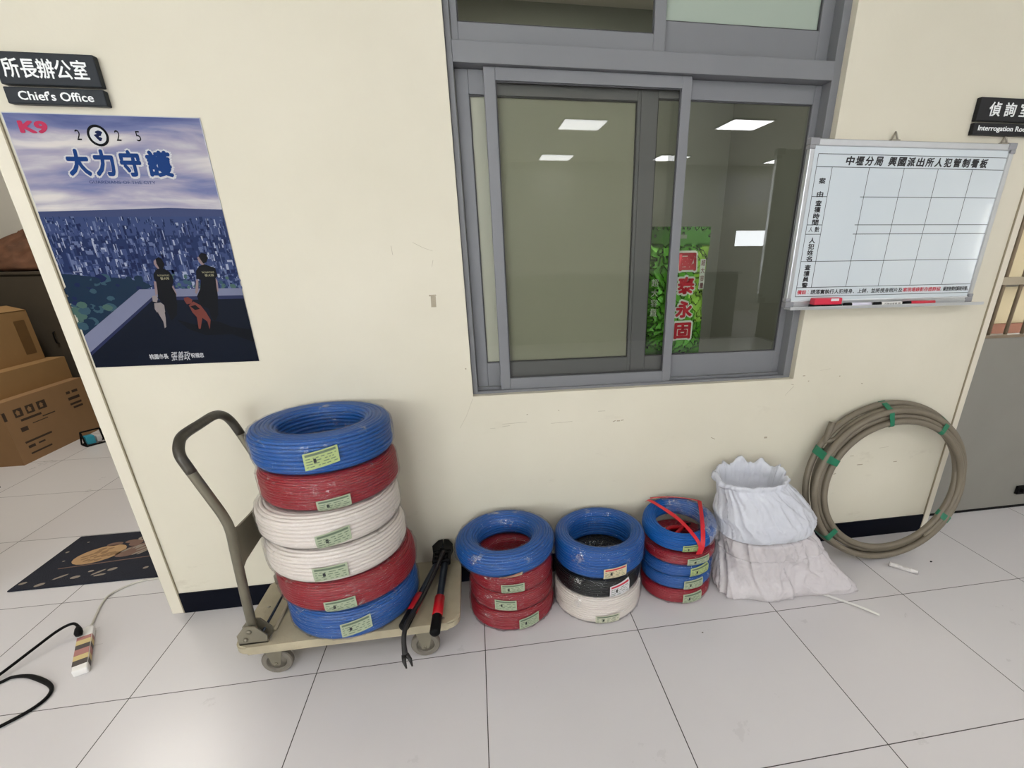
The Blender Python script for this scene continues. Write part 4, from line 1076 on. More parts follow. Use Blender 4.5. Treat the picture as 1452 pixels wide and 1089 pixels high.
# ------------------------------------------------------------------ plastic bags
def loft_bag(name, label, mt, levels, seed, amp=0.006, nseg=120, sub=7, tip=None, folds=14):
    """levels: (z, cx, cy, rx, ry); tip: (angle, reach, height, spread)"""
    c0 = Vector((levels[0][1], levels[0][2], 0))
    vs = []; fs = []; rows = []
    for i in range(len(levels) - 1):
        a = levels[i]; b_ = levels[i + 1]; pa = levels[max(i - 1, 0)]; pb = levels[min(i + 2, len(levels) - 1)]
        for k in range(sub):
            t = k / sub
            rows.append([0.5 * (2 * a[q] + (b_[q] - pa[q]) * t + (2 * pa[q] - 5 * a[q] + 4 * b_[q] - pb[q]) * t * t + (-pa[q] + 3 * a[q] - 3 * b_[q] + pb[q]) * t ** 3) for q in range(5)])
    rows.append(list(levels[-1]))
    n = nseg
    for ri_, (z, cx, cy, rx, ry) in enumerate(rows):
        for j in range(n):
            a = 2 * PI * j / n; ca, sa = math.cos(a), math.sin(a)
            k = 1.0
            e = 2.4
            s = (abs(ca) ** e + abs(sa) ** e) ** (-1 / e)
            px, py = rx * ca * s, ry * sa * s
            if tip:
                for (ta, reach, th, sp) in tip:
                    dd = math.atan2(math.sin(a - ta), math.cos(a - ta))
                    w_ = math.exp(-(dd / sp) ** 2) * max(0, 1 - z / th)
                    px += reach * w_ * math.cos(ta); py += reach * w_ * math.sin(ta)
            # film creases: ridged noise stretched along slanting folds
            q1 = noise.noise(Vector((ca * 4.5 + z * 7 + seed, sa * 4.5 - z * 7, z * 3 + seed)))
            q2 = noise.noise(Vector((ca * 9 - z * 22 + seed * 2, sa * 9 + z * 18, seed)))
            q3 = noise.noise(Vector((ca * 22 + z * 40, sa * 22 + seed, z * 22)))
            rg1 = (1 - min(1, abs(q1) * 3.2)) ** 2; rg2 = (1 - min(1, abs(q2) * 3.0)) ** 2
            d = amp * (1.5 * q1 + 1.3 * rg1 + 0.35 * rg2 + 0.12 * q3)
            L_ = math.hypot(px, py) or 1
            vs.append((cx + px + d * px / L_, cy + py + d * py / L_, max(levels[0][0], z + (0 if z < 0.006 else 0.4 * d))))
    m_ = len(rows)
    for i in range(m_ - 1):
        for j in range(n):
            fs.append([i * n + j, i * n + (j + 1) % n, (i + 1) * n + (j + 1) % n, (i + 1) * n + j])
    fs.append(list(range(n))[::-1])
    return vs, fs, n, m_


def bags():
    lv = [(0.0005, 1.235, -0.215, 0.20, 0.150), (0.005, 1.235, -0.215, 0.226, 0.168), (0.03, 1.235, -0.215, 0.228, 0.172), (0.07, 1.228, -0.21, 0.214, 0.160), (0.115, 1.222, -0.205, 0.203, 0.152), (0.166, 1.22, -0.203, 0.197, 0.15), (0.174, 1.22, -0.203, 0.192, 0.147),
          (0.183, 1.22, -0.203, 0.198, 0.15), (0.235, 1.218, -0.203, 0.196, 0.15), (0.254, 1.215, -0.203, 0.18, 0.14), (0.2605, 1.215, -0.203, 0.11, 0.09), (0.261, 1.215, -0.203, 0.01, 0.01)]
    vs, fs, n, m_ = loft_bag('plastic_bag', '', M_BAG2, lv, 3.3, 0.0095, nseg=220, sub=9, tip=[(math.radians(-31), 0.17, 0.25, 0.40), (math.radians(-148), 0.03, 0.06, 0.3)])
    b = MB(); b.add(vs, fs, 0, True)
    tag(b.build('plastic_bag', M_BAG2, loc=(1.22, -0.22, 0)), 'lower white plastic bag spread on the floor with a pointed corner', 'plastic bag')
    z0 = 0.263
    lv = [(z0, 1.2, -0.203, 0.17, 0.13), (z0 + 0.004, 1.2, -0.203, 0.198, 0.150), (z0 + 0.022, 1.206, -0.203, 0.204, 0.160), (z0 + 0.055, 1.206, -0.203, 0.206, 0.160), (z0 + 0.085, 1.193, -0.203, 0.205, 0.153), (z0 + 0.125, 1.180, -0.2, 0.184, 0.142), (z0 + 0.165, 1.165, -0.195, 0.165, 0.13), (z0 + 0.195, 1.145, -0.19, 0.15, 0.122), (z0 + 0.222, 1.13, -0.187, 0.138, 0.112)]
    vs, fs, n, m_ = loft_bag('plastic_bag', '', M_BAG, lv, 8.1, 0.006, nseg=220, sub=9)
    # loose open mouth: rim of uneven height flopping out at the left, then the inner side going down
    base = (m_ - 1) * n; extra = []
    cx, cy = 1.128, -0.187
    def lobe(a, deg, wd):
        d = a - math.radians(deg); d = math.atan2(math.sin(d), math.cos(d)); return math.exp(-(d / wd) ** 2)
    for k, (up, sc, rf) in enumerate(((0.010, 1.03, 0.5), (0.018, 1.03, 0.8), (0.024, 1.0, 1.0), (0.022, 0.955, 1.0), (0.008, 0.91, 0.6), (-0.02, 0.87, 0.2), (-0.06, 0.83, 0), (-0.07, 0.45, 0), (-0.072, 0.02, 0))):
        for j in range(n):
            a = 2 * PI * j / n; sa = math.sin(a)
            p = Vector(vs[base + j]); c = Vector((cx, cy, p.z))
            rim = 0.008 * max(0, sa) + 0.036 * lobe(a, 88, 0.17) + 0.026 * lobe(a, 128, 0.2) + 0.026 * lobe(a, 52, 0.12) + 0.03 * lobe(a, 8, 0.22) + 0.022 * lobe(a, 175, 0.3) + 0.008 * noise.noise(Vector((a * 5, 1, 1)))
            fold = 0.05 * noise.noise(Vector((a * 3.2, 4, k * 0.15))) * max(0, rf)
            flop = 0.24 * lobe(a, 182, 0.5) * (0.6, 1.0, 1.0, 0.9, 0.55, 0.2, 0, 0, 0)[k]
            q = c + (p - c) * (sc + flop + fold); q.z = p.z + up + rim * rf - (0.018 * lobe(a, 182, 0.5) if k < 2 else 0)
            extra.append(tuple(q))
    o = len(vs); vs = vs + extra
    prev = base
    for k in range(9):
        cur = o + k * n
        for j in range(n):
            fs.append([prev + j, prev + (j + 1) % n, cur + (j + 1) % n, cur + j])
        prev = cur
    b = MB(); b.add(vs, fs, 0, True)
    tag(b.build('plastic_bag', M_BAG, loc=(1.19, -0.205, z0)), 'upper white plastic bag with crumpled open mouth, resting on another bag', 'plastic bag')
    b = MB(); P = smooth([(1.40, -0.355, 0.003), (1.432, -0.39, 0.004), (1.49, -0.452, 0.006), (1.53, -0.50, 0.008), (1.569, -0.542, 0.003)], 5)
    vs = []; 
    for i, p in enumerate(P):
        t = (P[min(i + 1, len(P) - 1)] - P[max(i - 1, 0)]).normalized(); s = Vector((-t.y, t.x, 0)) * 0.0065
        vs += [p + s, p - s, p - s + Vector((0, 0, 0.0015)), p + s + Vector((0, 0, 0.0015))]
    b.add(vs, [[4 * i + k, 4 * i + (k + 1) % 4, 4 * i + 4 + (k + 1) % 4, 4 * i + 4 + k] for i in range(len(P) - 1) for k in range(4)] + [[0, 1, 2, 3], [4 * len(P) - 4 + k for k in range(4)]])
    tag(b.build('plastic_strap', M_WSTRIP, loc=(1.43, -0.39, 0)), 'thin white plastic strap trailing on the floor from the lower white bag', 'strap')
bags()


# ------------------------------------------------------------------ conduit coil leaning on the wall
def conduit():
    cx, z_c, a_, b_, rh = 1.883, 0.376, 0.394, 0.342, 0.0145
    th = math.atan2(0.135, 0.74)
    r = thing('conduit_coil', 'large coil of grey-brown flexible conduit leaning on the wall, bound with green tape', 'conduit coil', (cx, -0.11, 0))
    def bld(mb, name, mt):
        o = mb.build(name, mt, r, loc=r.location); o.location = (0, 0, 0); return o
    def pt(ang, dr, dn):
        u = (a_ + dr) * math.cos(ang); v = (b_ + dr) * math.sin(ang)
        # local plane leaning back: v up the slope, dn away from the wall
        y = -0.108 + v * math.sin(th) - dn * math.cos(th); z = z_c + v * math.cos(th) - dn * math.sin(th)
        return Vector((cx + u, y, z))
    lanes = [(0.004, 0.014), (0.026, -0.010), (-0.024, 0.020), (0.013, 0.042), (-0.018, -0.012), (-0.04, 0.04), (0.006, 0.012)]
    P = []; turns = 5.6; N = int(turns * 90)
    for i in range(N + 1):
        t = i / 90; k = int(t); f = t - k; f = f * f * (3 - 2 * f)
        l0 = lanes[k % len(lanes)]; l1 = lanes[(k + 1) % len(lanes)]
        dr = l0[0] + (l1[0] - l0[0]) * f; dn = l0[1] + (l1[1] - l0[1]) * f
        ang = math.radians(155) - 2 * PI * t
        pnt = pt(ang, dr + 0.006 * noise.noise(Vector((t * 3, 0, 0))), dn)
        pnt.z = max(pnt.z, rh + 0.0005); pnt.y = min(pnt.y, -rh - 0.0085)
        P.append(pnt)
    # loose end standing off the coil at the upper left
    s0 = P[0]; P = [Vector((1.566, -0.06, 0.675)), Vector((1.556, -0.062, 0.635)), Vector((1.540, -0.066, 0.585))] + P[4:]
    b = MB(); b.tube(P, rh, 12); bld(b, 'conduit_hose', M_HOSE)
    def lane(t):
        k = int(t); f = t - k; f = f * f * (3 - 2 * f)
        l0 = lanes[k % len(lanes)]; l1 = lanes[(k + 1) % len(lanes)]
        return l0[0] + (l1[0] - l0[0]) * f + 0.006 * noise.noise(Vector((t * 3, 0, 0))), l0[1] + (l1[1] - l0[1]) * f
    def hull(ps):
        ps = sorted(set(ps)); lo = []; up = []
        for seq, out in ((ps, lo), (ps[::-1], up)):
            for p in seq:
                while len(out) > 1 and (out[-1][0] - out[-2][0]) * (p[1] - out[-2][1]) - (out[-1][1] - out[-2][1]) * (p[0] - out[-2][0]) <= 0:
                    out.pop()
                out.append(p)
        return lo[:-1] + up[:-1]
    for deg, wd in ((152, 0.036), (216, 0.030), (98, 0.024), (52, 0.026), (-35, 0.034)):
        t0 = ((155 - deg) % 360) / 360; pts = []
        for k in range(7):
            t = t0 + k
            if t > turns:
                break
            dr, dn = lane(t)
            c3 = pt(math.radians(deg), dr, dn)
            pts += [(round(dr + (rh + 0.0012) * math.cos(q * PI / 8), 5), round(dn + (rh + 0.0012) * math.sin(q * PI / 8), 5)) for q in range(16)]
        H = hull(pts); b = MB(); n = len(H); vs = []
        cen = (sum(h[0] for h in H) / n, sum(h[1] for h in H) / n)
        for sc in (1.0, 0.985):
            for e in (-0.5, 0.5):
                for h in H:
                    p = pt(math.radians(deg) + e * wd / 0.38, cen[0] + (h[0] - cen[0]) * sc, cen[1] + (h[1] - cen[1]) * sc); p.z = max(p.z, 0.0004); p.y = min(p.y, -0.0076); vs.append(p)
        fs = []
        for k in range(n):
            k2 = (k + 1) % n
            fs += [[k, k2, n + k2, n + k], [2 * n + k, 3 * n + k, 3 * n + k2, 2 * n + k2], [k, 2 * n + k, 2 * n + k2, k2], [n + k, n + k2, 3 * n + k2, 3 * n + k]]
        b.add(vs, fs, 0); bld(b, 'green_tape_band', M_TAPE)
    b = MB(); c = Vector((1.652, -0.085, 0.582))
    for a in range(5):
        q = a * 1.25; d = Vector((math.cos(q), -0.3, math.sin(q))) * 0.026
        sdv = Vector((-math.sin(q), 0, math.cos(q))) * 0.008
        b.add([c, c + d * 0.6 + sdv, c + d, c + d * 0.6 - sdv, c + Vector((0, 0.004, 0))], [[0, 1, 2, 3], [4, 3, 2, 1]], 0)
    b.tube([c, Vector((1.60, -0.07, 0.575))], 0.003, 6); bld(b, 'tape_tail', M_TAPE)
conduit()


# ------------------------------------------------------------------ small things on the floor by the coil
t = thing('paper_roll', 'small crumpled white roll lying on the floor in front of the conduit coil', 'roll', (1.908, -0.292, 0.0))
b = MB(); P = [Vector((1.87, -0.25, 0.011)) + (Vector((1.946, -0.335, 0.011)) - Vector((1.87, -0.25, 0.011))) * (k / 12) for k in range(13)]
b.tube(P, [0.0105 * (1 + 0.12 * noise.noise(Vector((k * 0.9, 2, 5)))) for k in range(13)], 12)
o = b.build('crumpled_wrapper', mat('crumpled_white_foil', (214, 210, 208), 0.35, 0.1, 0.2, 60, 0.8, 90), t, loc=t.location); o.location = (0, 0, 0)
for q in (P[0], P[-1]):
    d = (P[-1] - P[0]).normalized(); b = MB(); b.cyl(q - d * 0.001, q + d * 0.001, 0.0095, n=12)
    o = b.build('grey_end', mat('grey_tube_end', (92, 88, 86), 0.6), t, loc=t.location); o.location = (0, 0, 0)
b = MB(); b.sphere((2.089, -0.262, 0.003), 0.005, 10, 0, (1.2, 0.9, 0.6)); tag(b.build('dirt_crumb', M_DARK, loc=(2.089, -0.262, 0)), 'black crumb on the floor right of the small white roll', 'dirt crumb')
b = MB(); b.sphere((0.816, -0.502, 0.0012), 0.003, 8, 0, (1.3, 0.9, 0.4)); tag(b.build('dirt_crumb', mat('brown_grit', (110, 100, 92), 0.8), loc=(0.816, -0.502, 0)), 'tiny grey crumb on a floor tile in front of the small coil stack', 'dirt crumb')


# ------------------------------------------------------------------ cell gate on the right
def cell_gate():
    r = thing('cell_gate', 'grey steel cell partition with tan vertical bars beyond the right wall end', 'gate', (2.9, 0.15, 0))
    def bld(mb, name, mt):
        o = mb.build(name, mt, r, loc=r.location); o.location = (0, 0, 0); return o
    b = MB(); b.box(2.309, 3.40, 0.116, 0.15, 0.012, 0.985, 0, 0.003)
    bld(b, 'steel_panel', M_STEEL)
    b = MB(); b.box(2.309, 3.40, 0.113, 0.155, 0, 0.012); bld(b, 'bottom_seal', M_DARK)
    b = MB(); b.box(2.309, 3.40, 0.112, 0.154, 0.985, 0.999, 0, 0.002); bld(b, 'top_ledge', M_BAR)
    x = 2.385
    while x < 3.38:
        b = MB(); b.tube([(x, 0.133, 0.999), (x, 0.133, 2.19)], 0.0085, 12); bld(b, 'bar', M_BAR); x += 0.098
    b = MB(); b.box(2.309, 3.40, 0.118, 0.126, 1.232, 1.266, 0, 0.001); bld(b, 'cross_rail', mat('pale_tan_rail', (168, 156, 134), 0.45))
    b = MB(); b.box(2.975, 3.03, 0.098, 0.116, 0.09, 0.14, 0, 0.004); b.cyl((3.0, 0.085, 0.115), (3.0, 0.10, 0.115), 0.012, n=14); bld(b, 'lock', M_DARK)
cell_gate()


# ------------------------------------------------------------------ room on the left: boxes, cabinet, mat, cords
def carton(name, label, x0, x1, y0, y1, z0, z1, mt, flaps=False, tape=True):
    r = thing(name, label, 'cardboard box', ((x0 + x1) / 2, (y0 + y1) / 2, z0))
    def bld(mb, nm, mm):
        o = mb.build(nm, mm, r, loc=r.location); o.location = (0, 0, 0); return o
    t = 0.006
    b = MB()
    b.box(x0, x1, y0, y0 + t, z0, z1); b.box(x0, x1, y1 - t, y1, z0, z1); b.box(x0, x0 + t, y0 + t, y1 - t, z0, z1); b.box(x1 - t, x1, y0 + t, y1 - t, z0, z1); b.box(x0 + t, x1 - t, y0 + t, y1 - t, z0, z0 + t)
    if not flaps:
        b.box(x0 + t, x1 - t, y0 + t, y1 - t, z1 - t, z1)
    bld(b, 'box_body', mt)
    if flaps:
        for pts in ([(x1, y0, z1), (x1, y1, z1), (x1 - 0.10, y1 - 0.02, z1 + 0.035), (x1 - 0.10, y0 + 0.02, z1 + 0.035)], [(x0, y0, z1), (x1, y0, z1), (x1 - 0.04, y0 + 0.09, z1 + 0.02), (x0 + 0.04, y0 + 0.09, z1 + 0.02)]):
            b = MB(); lo = [(p[0], p[1], p[2] - 0.005) for p in pts]; b.add(pts + lo, [[0, 1, 2, 3], [7, 6, 5, 4], [0, 4, 5, 1], [1, 5, 6, 2], [2, 6, 7, 3], [3, 7, 4, 0]]); bld(b, 'flap', mt)
    return r, bld
M_BOXINK = mat('brown_black_print', (58, 42, 30), 0.7)
r, bld = carton('cardboard_box', 'large printed cardboard box on the floor at the bottom of the pile', -4.1, -3.23, 1.90, 2.68, 0, 0.452, M_CARD2)
b = MB(); X = -3.2294
def mark(y0, y1, z0, z1): b.add([(X, y0, z0), (X, y1, z0), (X, y1, z1), (X, y0, z1)], [[0, 1, 2, 3]])
for i, (y0, y1) in enumerate(((1.90, 1.925), (1.99, 2.06), (2.09, 2.16), (2.19, 2.27))):
    mark(y0, y1, 0.325, 0.385)
for (y0, y1, z, h_) in ((2.02, 2.2, 0.29, 0.016), (1.99, 2.05, 0.22, 0.03), (2.1, 2.24, 0.25, 0.006), (2.2, 2.32, 0.27, 0.008), (1.98, 2.22, 0.135, 0.014), (1.99, 2.05, 0.095, 0.02), (2.08, 2.14, 0.1, 0.012), (1.99, 2.18, 0.05, 0.012),
                        (2.48, 2.52, 0.36, 0.02), (2.54, 2.6, 0.36, 0.02), (2.48, 2.6, 0.31, 0.022), (2.48, 2.6, 0.27, 0.016), (2.5, 2.6, 0.24, 0.016)):
    mark(y0, y1, z, z + h_)
bld(b, 'printed_marks', M_BOXINK)
b = MB(); X2 = X + 0.0004
for y0 in (2.02, 2.12, 2.225):
    c = [(X2, y0 - 0.014, 0.338), (X2, y0 + 0.014, 0.338), (X2, y0 + 0.014, 0.356), (X2, y0 + 0.022, 0.356), (X2, y0, 0.376), (X2, y0 - 0.022, 0.356), (X2, y0 - 0.014, 0.356)]
    b.poly(c)
bld(b, 'printed_icons', M_CARD2)
carton('cardboard_box', 'plain flat cardboard box lying on the large printed box', -3.95, -3.30, 2.02, 2.70, 0.4525, 0.625, M_CARD)
r, bld = carton('cardboard_box', 'topmost cardboard box with open flaps on the pile', -3.95, -3.40, 2.12, 2.65, 0.6255, 1.0, M_CARD, flaps=True)
b = MB(); b.add([(-3.3994, 2.5, 0.68), (-3.3994, 2.6, 0.68), (-3.3994, 2.6, 0.93), (-3.3994, 2.5, 0.93)], [[0, 1, 2, 3]]); bld(b, 'shaded_tape', mat('shaded_packing_tape', (112, 84, 52), 0.3))  # darker patch on the box side: tape with shadow painted in

def cabinet():
    r = thing('cabinet', 'low dark grey cabinet behind the cardboard boxes', 'cabinet', (-3.4, 3.05, 0))
    def bld(mb, nm, mm, par=r):
        o = mb.build(nm, mm, par, loc=r.location); o.location = (0, 0, 0); return o
    b = MB(); b.box(-4.6, -2.3, 2.80, 3.32, 0.0, 1.25); bld(b, 'body', M_CAB)
    b = MB(); b.box(-4.62, -2.28, 2.77, 3.33, 1.25, 1.27, 0, 0.003); bld(b, 'top', M_CAB)
    for x0, x1, hx in ((-4.59, -3.865, -3.93), (-3.86, -3.30, -3.36), (-3.295, -2.31, -3.22)):
        b = MB(); b.box(x0, x1, 2.782, 2.80, 0.05, 1.24, 0, 0.003); d = bld(b, 'door', M_CAB)
        b = MB(); b.tube(smooth([(hx, 2.782, 0.72), (hx, 2.76, 0.73), (hx, 2.76, 0.80), (hx, 2.782, 0.81)], 4), 0.005, 8); bld(b, 'handle', M_DARK, d)
cabinet()
vs, fs, n, m_ = loft_bag('x', '', None, [(1.271, -3.62, 3.05, 0.22, 0.14), (1.285, -3.62, 3.05, 0.27, 0.18), (1.36, -3.61, 3.05, 0.26, 0.17), (1.44, -3.56, 3.05, 0.2, 0.14), (1.50, -3.5, 3.05, 0.13, 0.1), (1.56, -3.43, 3.05, 0.06, 0.05), (1.585, -3.42, 3.05, 0.012, 0.012)], 5, 0.016, 60, 5)
b = MB(); b.add(vs, fs, 0, True)
mt = mat('camouflage_cloth', (70, 60, 48), 0.85, 0, 0.6, 9)
for nn in mt.node_tree.nodes:
    if nn.type == 'MIX':
        nn.inputs['A'].default_value = (*lin((28, 26, 24)), 1); nn.inputs['B'].default_value = (*lin((134, 90, 64)), 1)
tag(b.build('cloth_bundle', mt, loc=(-3.6, 3.05, 1.271)), 'brown and dark patterned cloth bundle heaped on the cabinet top', 'cloth bundle')

# small cyan package by the boxes
t = thing('tool_package', 'small black-framed package with a cyan panel on the floor by the big cardboard box', 'package', (-3.03, 2.30, 0), (0, 0, 0.9))
b = MB()
q = [(-0.07, -0.045, 0), (0.07, -0.045, 0), (0.07, 0.045, 0), (-0.07, 0.045, 0), (-0.06, 0.02, 0.10), (0.06, 0.02, 0.10)]
for i, j in ((0, 1), (1, 2), (2, 3), (3, 0), (0, 4), (3, 4), (1, 5), (2, 5), (4, 5)):
    p0, p1 = Vector(q[i]) + Vector((0, 0, 0.006)), Vector(q[j]) + Vector((0, 0, 0.006)); b.tube([p0, p1], 0.006, 8)
b.build('black_frame', M_DARK, t)
b = MB(); b.box(-0.055, 0.0, -0.03, 0.03, 0.01, 0.075, 0, 0.004); b.build('cyan_panel', mat('cyan_card', (40, 150, 176), 0.4), t)
b = MB(); b.box(0.012, 0.04, -0.02, 0.02, 0.012, 0.06, 0, 0.003); b.build('white_card', M_LABEL3, t)

# black shoe toe at the left edge
t = thing('shoe', 'black shoe on the floor of the left room at the photo edge', 'shoe', (-3.22, 1.5, 0))
b = MB()
rows = [(-0.13, 0.03, 0.075), (-0.08, 0.036, 0.085), (0.0, 0.040, 0.07), (0.06, 0.043, 0.055), (0.10, 0.038, 0.045), (0.125, 0.02, 0.03)]
vs = []
for x, w_, h_ in rows:
    for k in range(12):
        a = PI * k / 11; vs.append((x, w_ * math.cos(a), 0.014 + h_ * math.sin(a)))
b.add(vs, [[i * 12 + k, i * 12 + k + 1, (i + 1) * 12 + k + 1, (i + 1) * 12 + k] for i in range(5) for k in range(11)] + [list(range(12)), [60 + k for k in range(12)][::-1]] + [[i * 12, (i + 1) * 12, (i + 1) * 12 + 11, i * 12 + 11] for i in range(5)], 0, True)
b.build('upper', M_DARK, t)
b = MB(); b.prism([(x, y) for x, y in ((-0.14, -0.033), (0.0, -0.044), (0.09, -0.044), (0.13, -0.022), (0.13, 0.022), (0.09, 0.044), (0.0, 0.044), (-0.14, 0.033))], 0, 0.0145, 0, 'z'); b.build('sole', mat('shoe_sole', (34, 34, 36), 0.6), t)


def doormat():
    r = thing('doormat', 'dark navy doormat with an owl print inside the left doorway', 'doormat', (-1.75, 0.515, 0))
    b = MB(); b.box(-2.13, -1.38, 0.285, 0.742, 0, 0.007, 0, 0.002)
    o = b.build('mat_body', mat('navy_mat_pile', (14, 18, 34), 0.9, 0, 0.2, 40, 0.5, 200), r, loc=r.location); o.location = (0, 0, 0)
    P = MB()
    def ell(cx, cy, rx, ry, rot, mi, k, n=20):
        P.poly([(cx + rx * math.cos(a) * math.cos(rot) - ry * math.sin(a) * math.sin(rot), cy + rx * math.cos(a) * math.sin(rot) + ry * math.sin(a) * math.cos(rot), 0.0072 + k * 0.0002) for a in [2 * PI * j / n for j in range(n)]], mi)
    ell(-1.915, 0.535, 0.105, 0.075, 0.5, 0, 0)
    rn = random.Random(5)
    for i in range(26):
        a = rn.random() * 6.28; q = math.sqrt(rn.random()) * 0.85; ell(-1.915 + 0.09 * q * math.cos(a), 0.535 + 0.062 * q * math.sin(a), 0.016, 0.008, 0.6, 3, 1 + i * 0.02, 8)
    ell(-1.75, 0.56, 0.10, 0.05, 0.6, 1, 0)
    for i in range(16):
        a = rn.random() * 6.28; q = rn.random(); ell(-1.74 + 0.09 * q * math.cos(a), 0.56 + 0.05 * q * math.sin(a), 0.024, 0.007, 0.9, 2, 1 + i * 0.02, 8)
    ell(-1.9, 0.625, 0.035, 0.018, 0.1, 1, 0); ell(-1.83, 0.64, 0.03, 0.016, 0.1, 1, 0)
    ell(-1.785, 0.665, 0.028, 0.022, 0, 2, 2); ell(-1.785, 0.665, 0.014, 0.011, 0, 4, 3); ell(-1.80, 0.62, 0.03, 0.03, 0.3, 1, 1)
    P.add([(-2.03, 0.43, 0.0072), (-2.03, 0.437, 0.0072), (-1.45, 0.50, 0.0072), (-1.45, 0.493, 0.0072)], [[0, 3, 2, 1]], 1)
    for x, y, rx, ry, a in ((-2.104, 0.335, 0.016, 0.01, 0.4), (-1.97, 0.36, 0.03, 0.008, 0.7), (-1.90, 0.345, 0.02, 0.012, 0.2), (-1.86, 0.385, 0.012, 0.008, 0.2), (-1.82, 0.37, 0.03, 0.008, 0.8), (-1.77, 0.385, 0.02, 0.012, 0.4), (-1.80, 0.345, 0.025, 0.008, 0.2), (-2.02, 0.31, 0.02, 0.012, 0.5), (-2.09, 0.585, 0.008, 0.008, 0), (-2.05, 0.67, 0.006, 0.005, 0), (-1.62, 0.37, 0.012, 0.01, 0.5), (-1.62, 0.47, 0.006, 0.006, 0), (-2.05, 0.5, 0.006, 0.005, 0)):
        ell(x, y, rx, ry, a, 2, 1, 8)
    o = P.build('owl_print', [mat('mat_tan', (168, 134, 96), 0.9), mat('mat_brown', (112, 86, 74), 0.9), mat('mat_grey_tan', (140, 128, 116), 0.9), mat('mat_dark_tan', (134, 104, 72), 0.9), M_DARK], r, fix=False, loc=r.location); o.location = (0, 0, 0)
doormat()


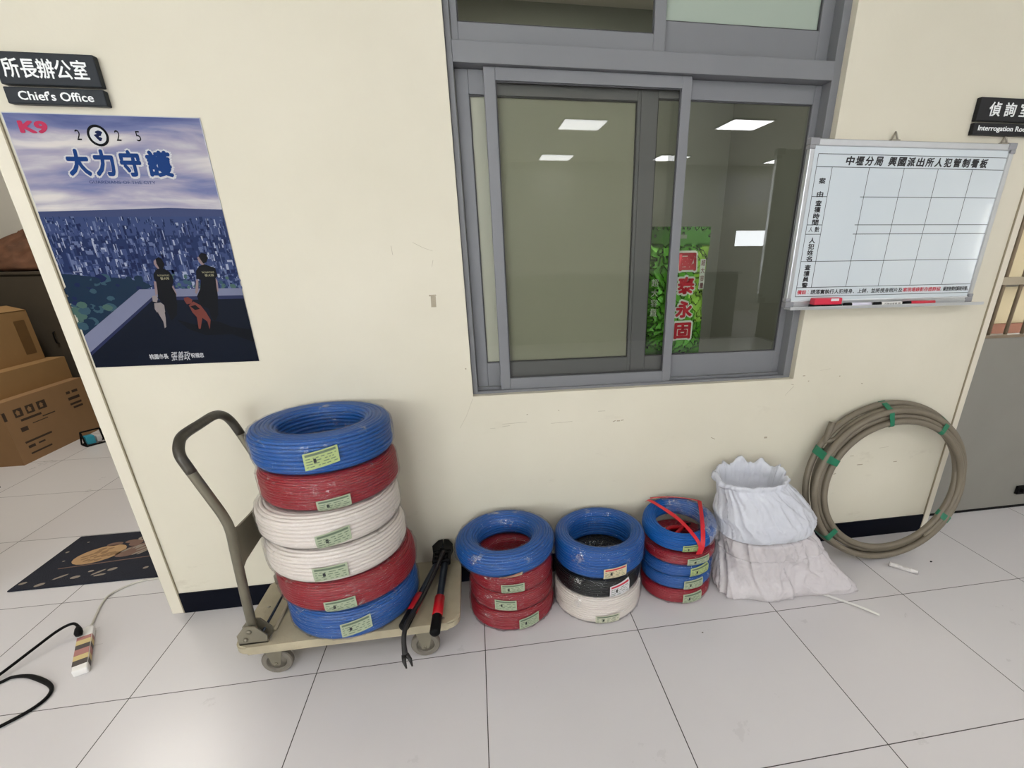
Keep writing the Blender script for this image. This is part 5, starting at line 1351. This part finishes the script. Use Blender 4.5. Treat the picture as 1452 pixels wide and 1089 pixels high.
def power():
    a = Vector((-1.462, -0.300, 0)); e = Vector((-1.590, -0.062, 0)); d = (e - a); L_ = d.length; ang = math.atan2(d.y, d.x)
    r = thing('power_strip', 'white power strip with patterned top lying on the floor tiles by the doorway', 'power strip', (a + e) / 2, (0, 0, ang))
    b = MB(); b.box(-L_ / 2, L_ / 2, -0.022, 0.022, 0, 0.026, 0, 0.004); b.build('body', M_WSTRIP, r)
    mA = mat('strip_dark_face', (70, 62, 58), 0.5); mB = mat('strip_yellow_face', (206, 184, 128), 0.5); mC = mat('strip_rose_face', (170, 116, 110), 0.5)
    for x0, x1, mm in ((-0.105, -0.075, mA), (-0.074, -0.045, mB), (-0.044, -0.006, mC), (-0.005, 0.022, mA), (0.023, 0.052, mB), (0.053, 0.075, mC)):
        b = MB(); b.box(x0, x1, -0.0195, 0.0225, 0.0262, 0.0272, 0, 0); b.box(x0, x1, -0.0228, -0.0222, 0.004, 0.0272); b.build('socket_face', mm, r)
    b = MB(); b.box(0.055, 0.095, 0.0, 0.024, 0.0275, 0.05, 0, 0.004); b.tube(smooth([(0.09, 0.012, 0.04), (0.11, 0.025, 0.05), (0.12, 0.05, 0.045)], 4), 0.006, 8)
    tag(thing('extension_cord', 'thin grey-white cord running from the power strip to the doorway edge', 'cord', (-1.6, 0.1, 0)), 'thin grey-white cord running from the power strip to the doorway edge', 'cord')
    co = bpy.data.objects['extension_cord']
    c = MB(); P = smooth([(-1.594, -0.055, 0.012), (-1.602, -0.02, 0.008), (-1.628, 0.045, 0.0045), (-1.652, 0.12, 0.0045), (-1.655, 0.185, 0.0045), (-1.60, 0.25, 0.0045), (-1.53, 0.268, 0.0045), (-1.44, 0.262, 0.0045), (-1.36, 0.225, 0.0045), (-1.334, 0.2, 0.0045)], 8)
    c.tube(P, 0.0042, 8); o = c.build('cable', mat('grey_white_cord', (190, 186, 176), 0.5), co, loc=co.location); o.location = (0, 0, 0)
    c = MB(); c.tube([P[0], P[3], P[6]], [0.009, 0.008, 0.005], 10); o = c.build('strain_relief', M_WSTRIP, co, loc=co.location); o.location = (0, 0, 0)
    k = thing('power_cable', 'black power cable plugged into the strip and running out of frame', 'cable', (-1.68, -0.09, 0))
    c = MB(); P = smooth([(-1.588, -0.098, 0.046), (-1.60, -0.08, 0.05), (-1.632, -0.062, 0.05), (-1.668, -0.085, 0.042), (-1.70, -0.16, 0.03), (-1.735, -0.25, 0.016), (-1.77, -0.33, 0.006), (-1.80, -0.45, 0.0055)], 8)
    c.tube(P, 0.0055, 8); o = c.build('cord', M_DARK, k, loc=k.location); o.location = (0, 0, 0)
    c = MB(); q = P[0]; c.tube([Vector((-1.575, -0.12, 0.036)), Vector((-1.58, -0.112, 0.042)), q, P[6]], [0.011, 0.014, 0.012, 0.007], 10); o = c.build('plug', M_DARK, k, loc=k.location); o.location = (0, 0, 0)
    k = thing('power_cable', 'loop of black cable lying at the lower left edge of the floor', 'cable', (-1.55, -0.38, 0))
    c = MB(); P = smooth([(-1.80, -0.36, 0.0055), (-1.72, -0.293, 0.0055), (-1.694, -0.272, 0.0055), (-1.632, -0.281, 0.0055), (-1.54, -0.332, 0.0055), (-1.507, -0.378, 0.0055), (-1.516, -0.432, 0.0055), (-1.57, -0.495, 0.0055), (-1.66, -0.56, 0.0055), (-1.75, -0.60, 0.0055)], 8)
    c.tube(P, [0.0055 + 0.004 * math.exp(-((i - 28) / 6) ** 2) for i in range(len(P))], 8); o = c.build('cord', M_DARK, k, loc=k.location); o.location = (0, 0, 0)
power()


# ------------------------------------------------------------------ behind the photographer (seen mirrored in the panes)
t = thing('locker', 'tall dark locker standing in the office behind the photographer', 'locker', (4.9, -5.3, 0))
b = MB(); b.box(4.62, 5.9, -5.6, -5.05, 0.05, 2.66, 0, 0.02); o = b.build('body', mat('dark_olive_locker', (52, 52, 44), 0.6), t, loc=t.location); o.location = (0, 0, 0)
for x in (4.64, 5.27):
    b = MB(); b.box(x, x + 0.6, -5.05, -5.035, 0.1, 2.6, 0, 0.004); o = b.build('door', mat('dark_olive_door', (50, 50, 42), 0.6), t, loc=t.location); o.location = (0, 0, 0)
b = MB(); b.box(4.62, 5.9, -5.6, -5.05, 0, 0.05); o = b.build('plinth', M_DARK, t, loc=t.location); o.location = (0, 0, 0)
t = thing('counter', 'long grey counter in the office behind the photographer', 'counter', (2.8, -6.0, 0))
b = MB(); b.box(-2.5, 4.25, -6.3, -5.7, 0, 1.0); o = b.build('front_panel', mat('counter_grey', (110, 112, 108), 0.6), t, loc=t.location); o.location = (0, 0, 0)
b = MB(); b.box(-2.55, 4.28, -6.35, -5.62, 1.0, 1.04, 0, 0.005); o = b.build('counter_top', mat('counter_top', (150, 150, 144), 0.5), t, loc=t.location); o.location = (0, 0, 0)
for x0, x1, z0, z1, lb in ((5.35, 5.86, 2.25, 2.86, 'large paper notice near the ceiling on the far wall'), (6.0, 6.6, 2.3, 2.75, 'small paper notice above the far window')):
    b = MB(); b.box(x0, x1, YB + 0.0005, YB + 0.004, z0, z1); tag(b.build('notice', M_LABEL3), lb, 'notice')
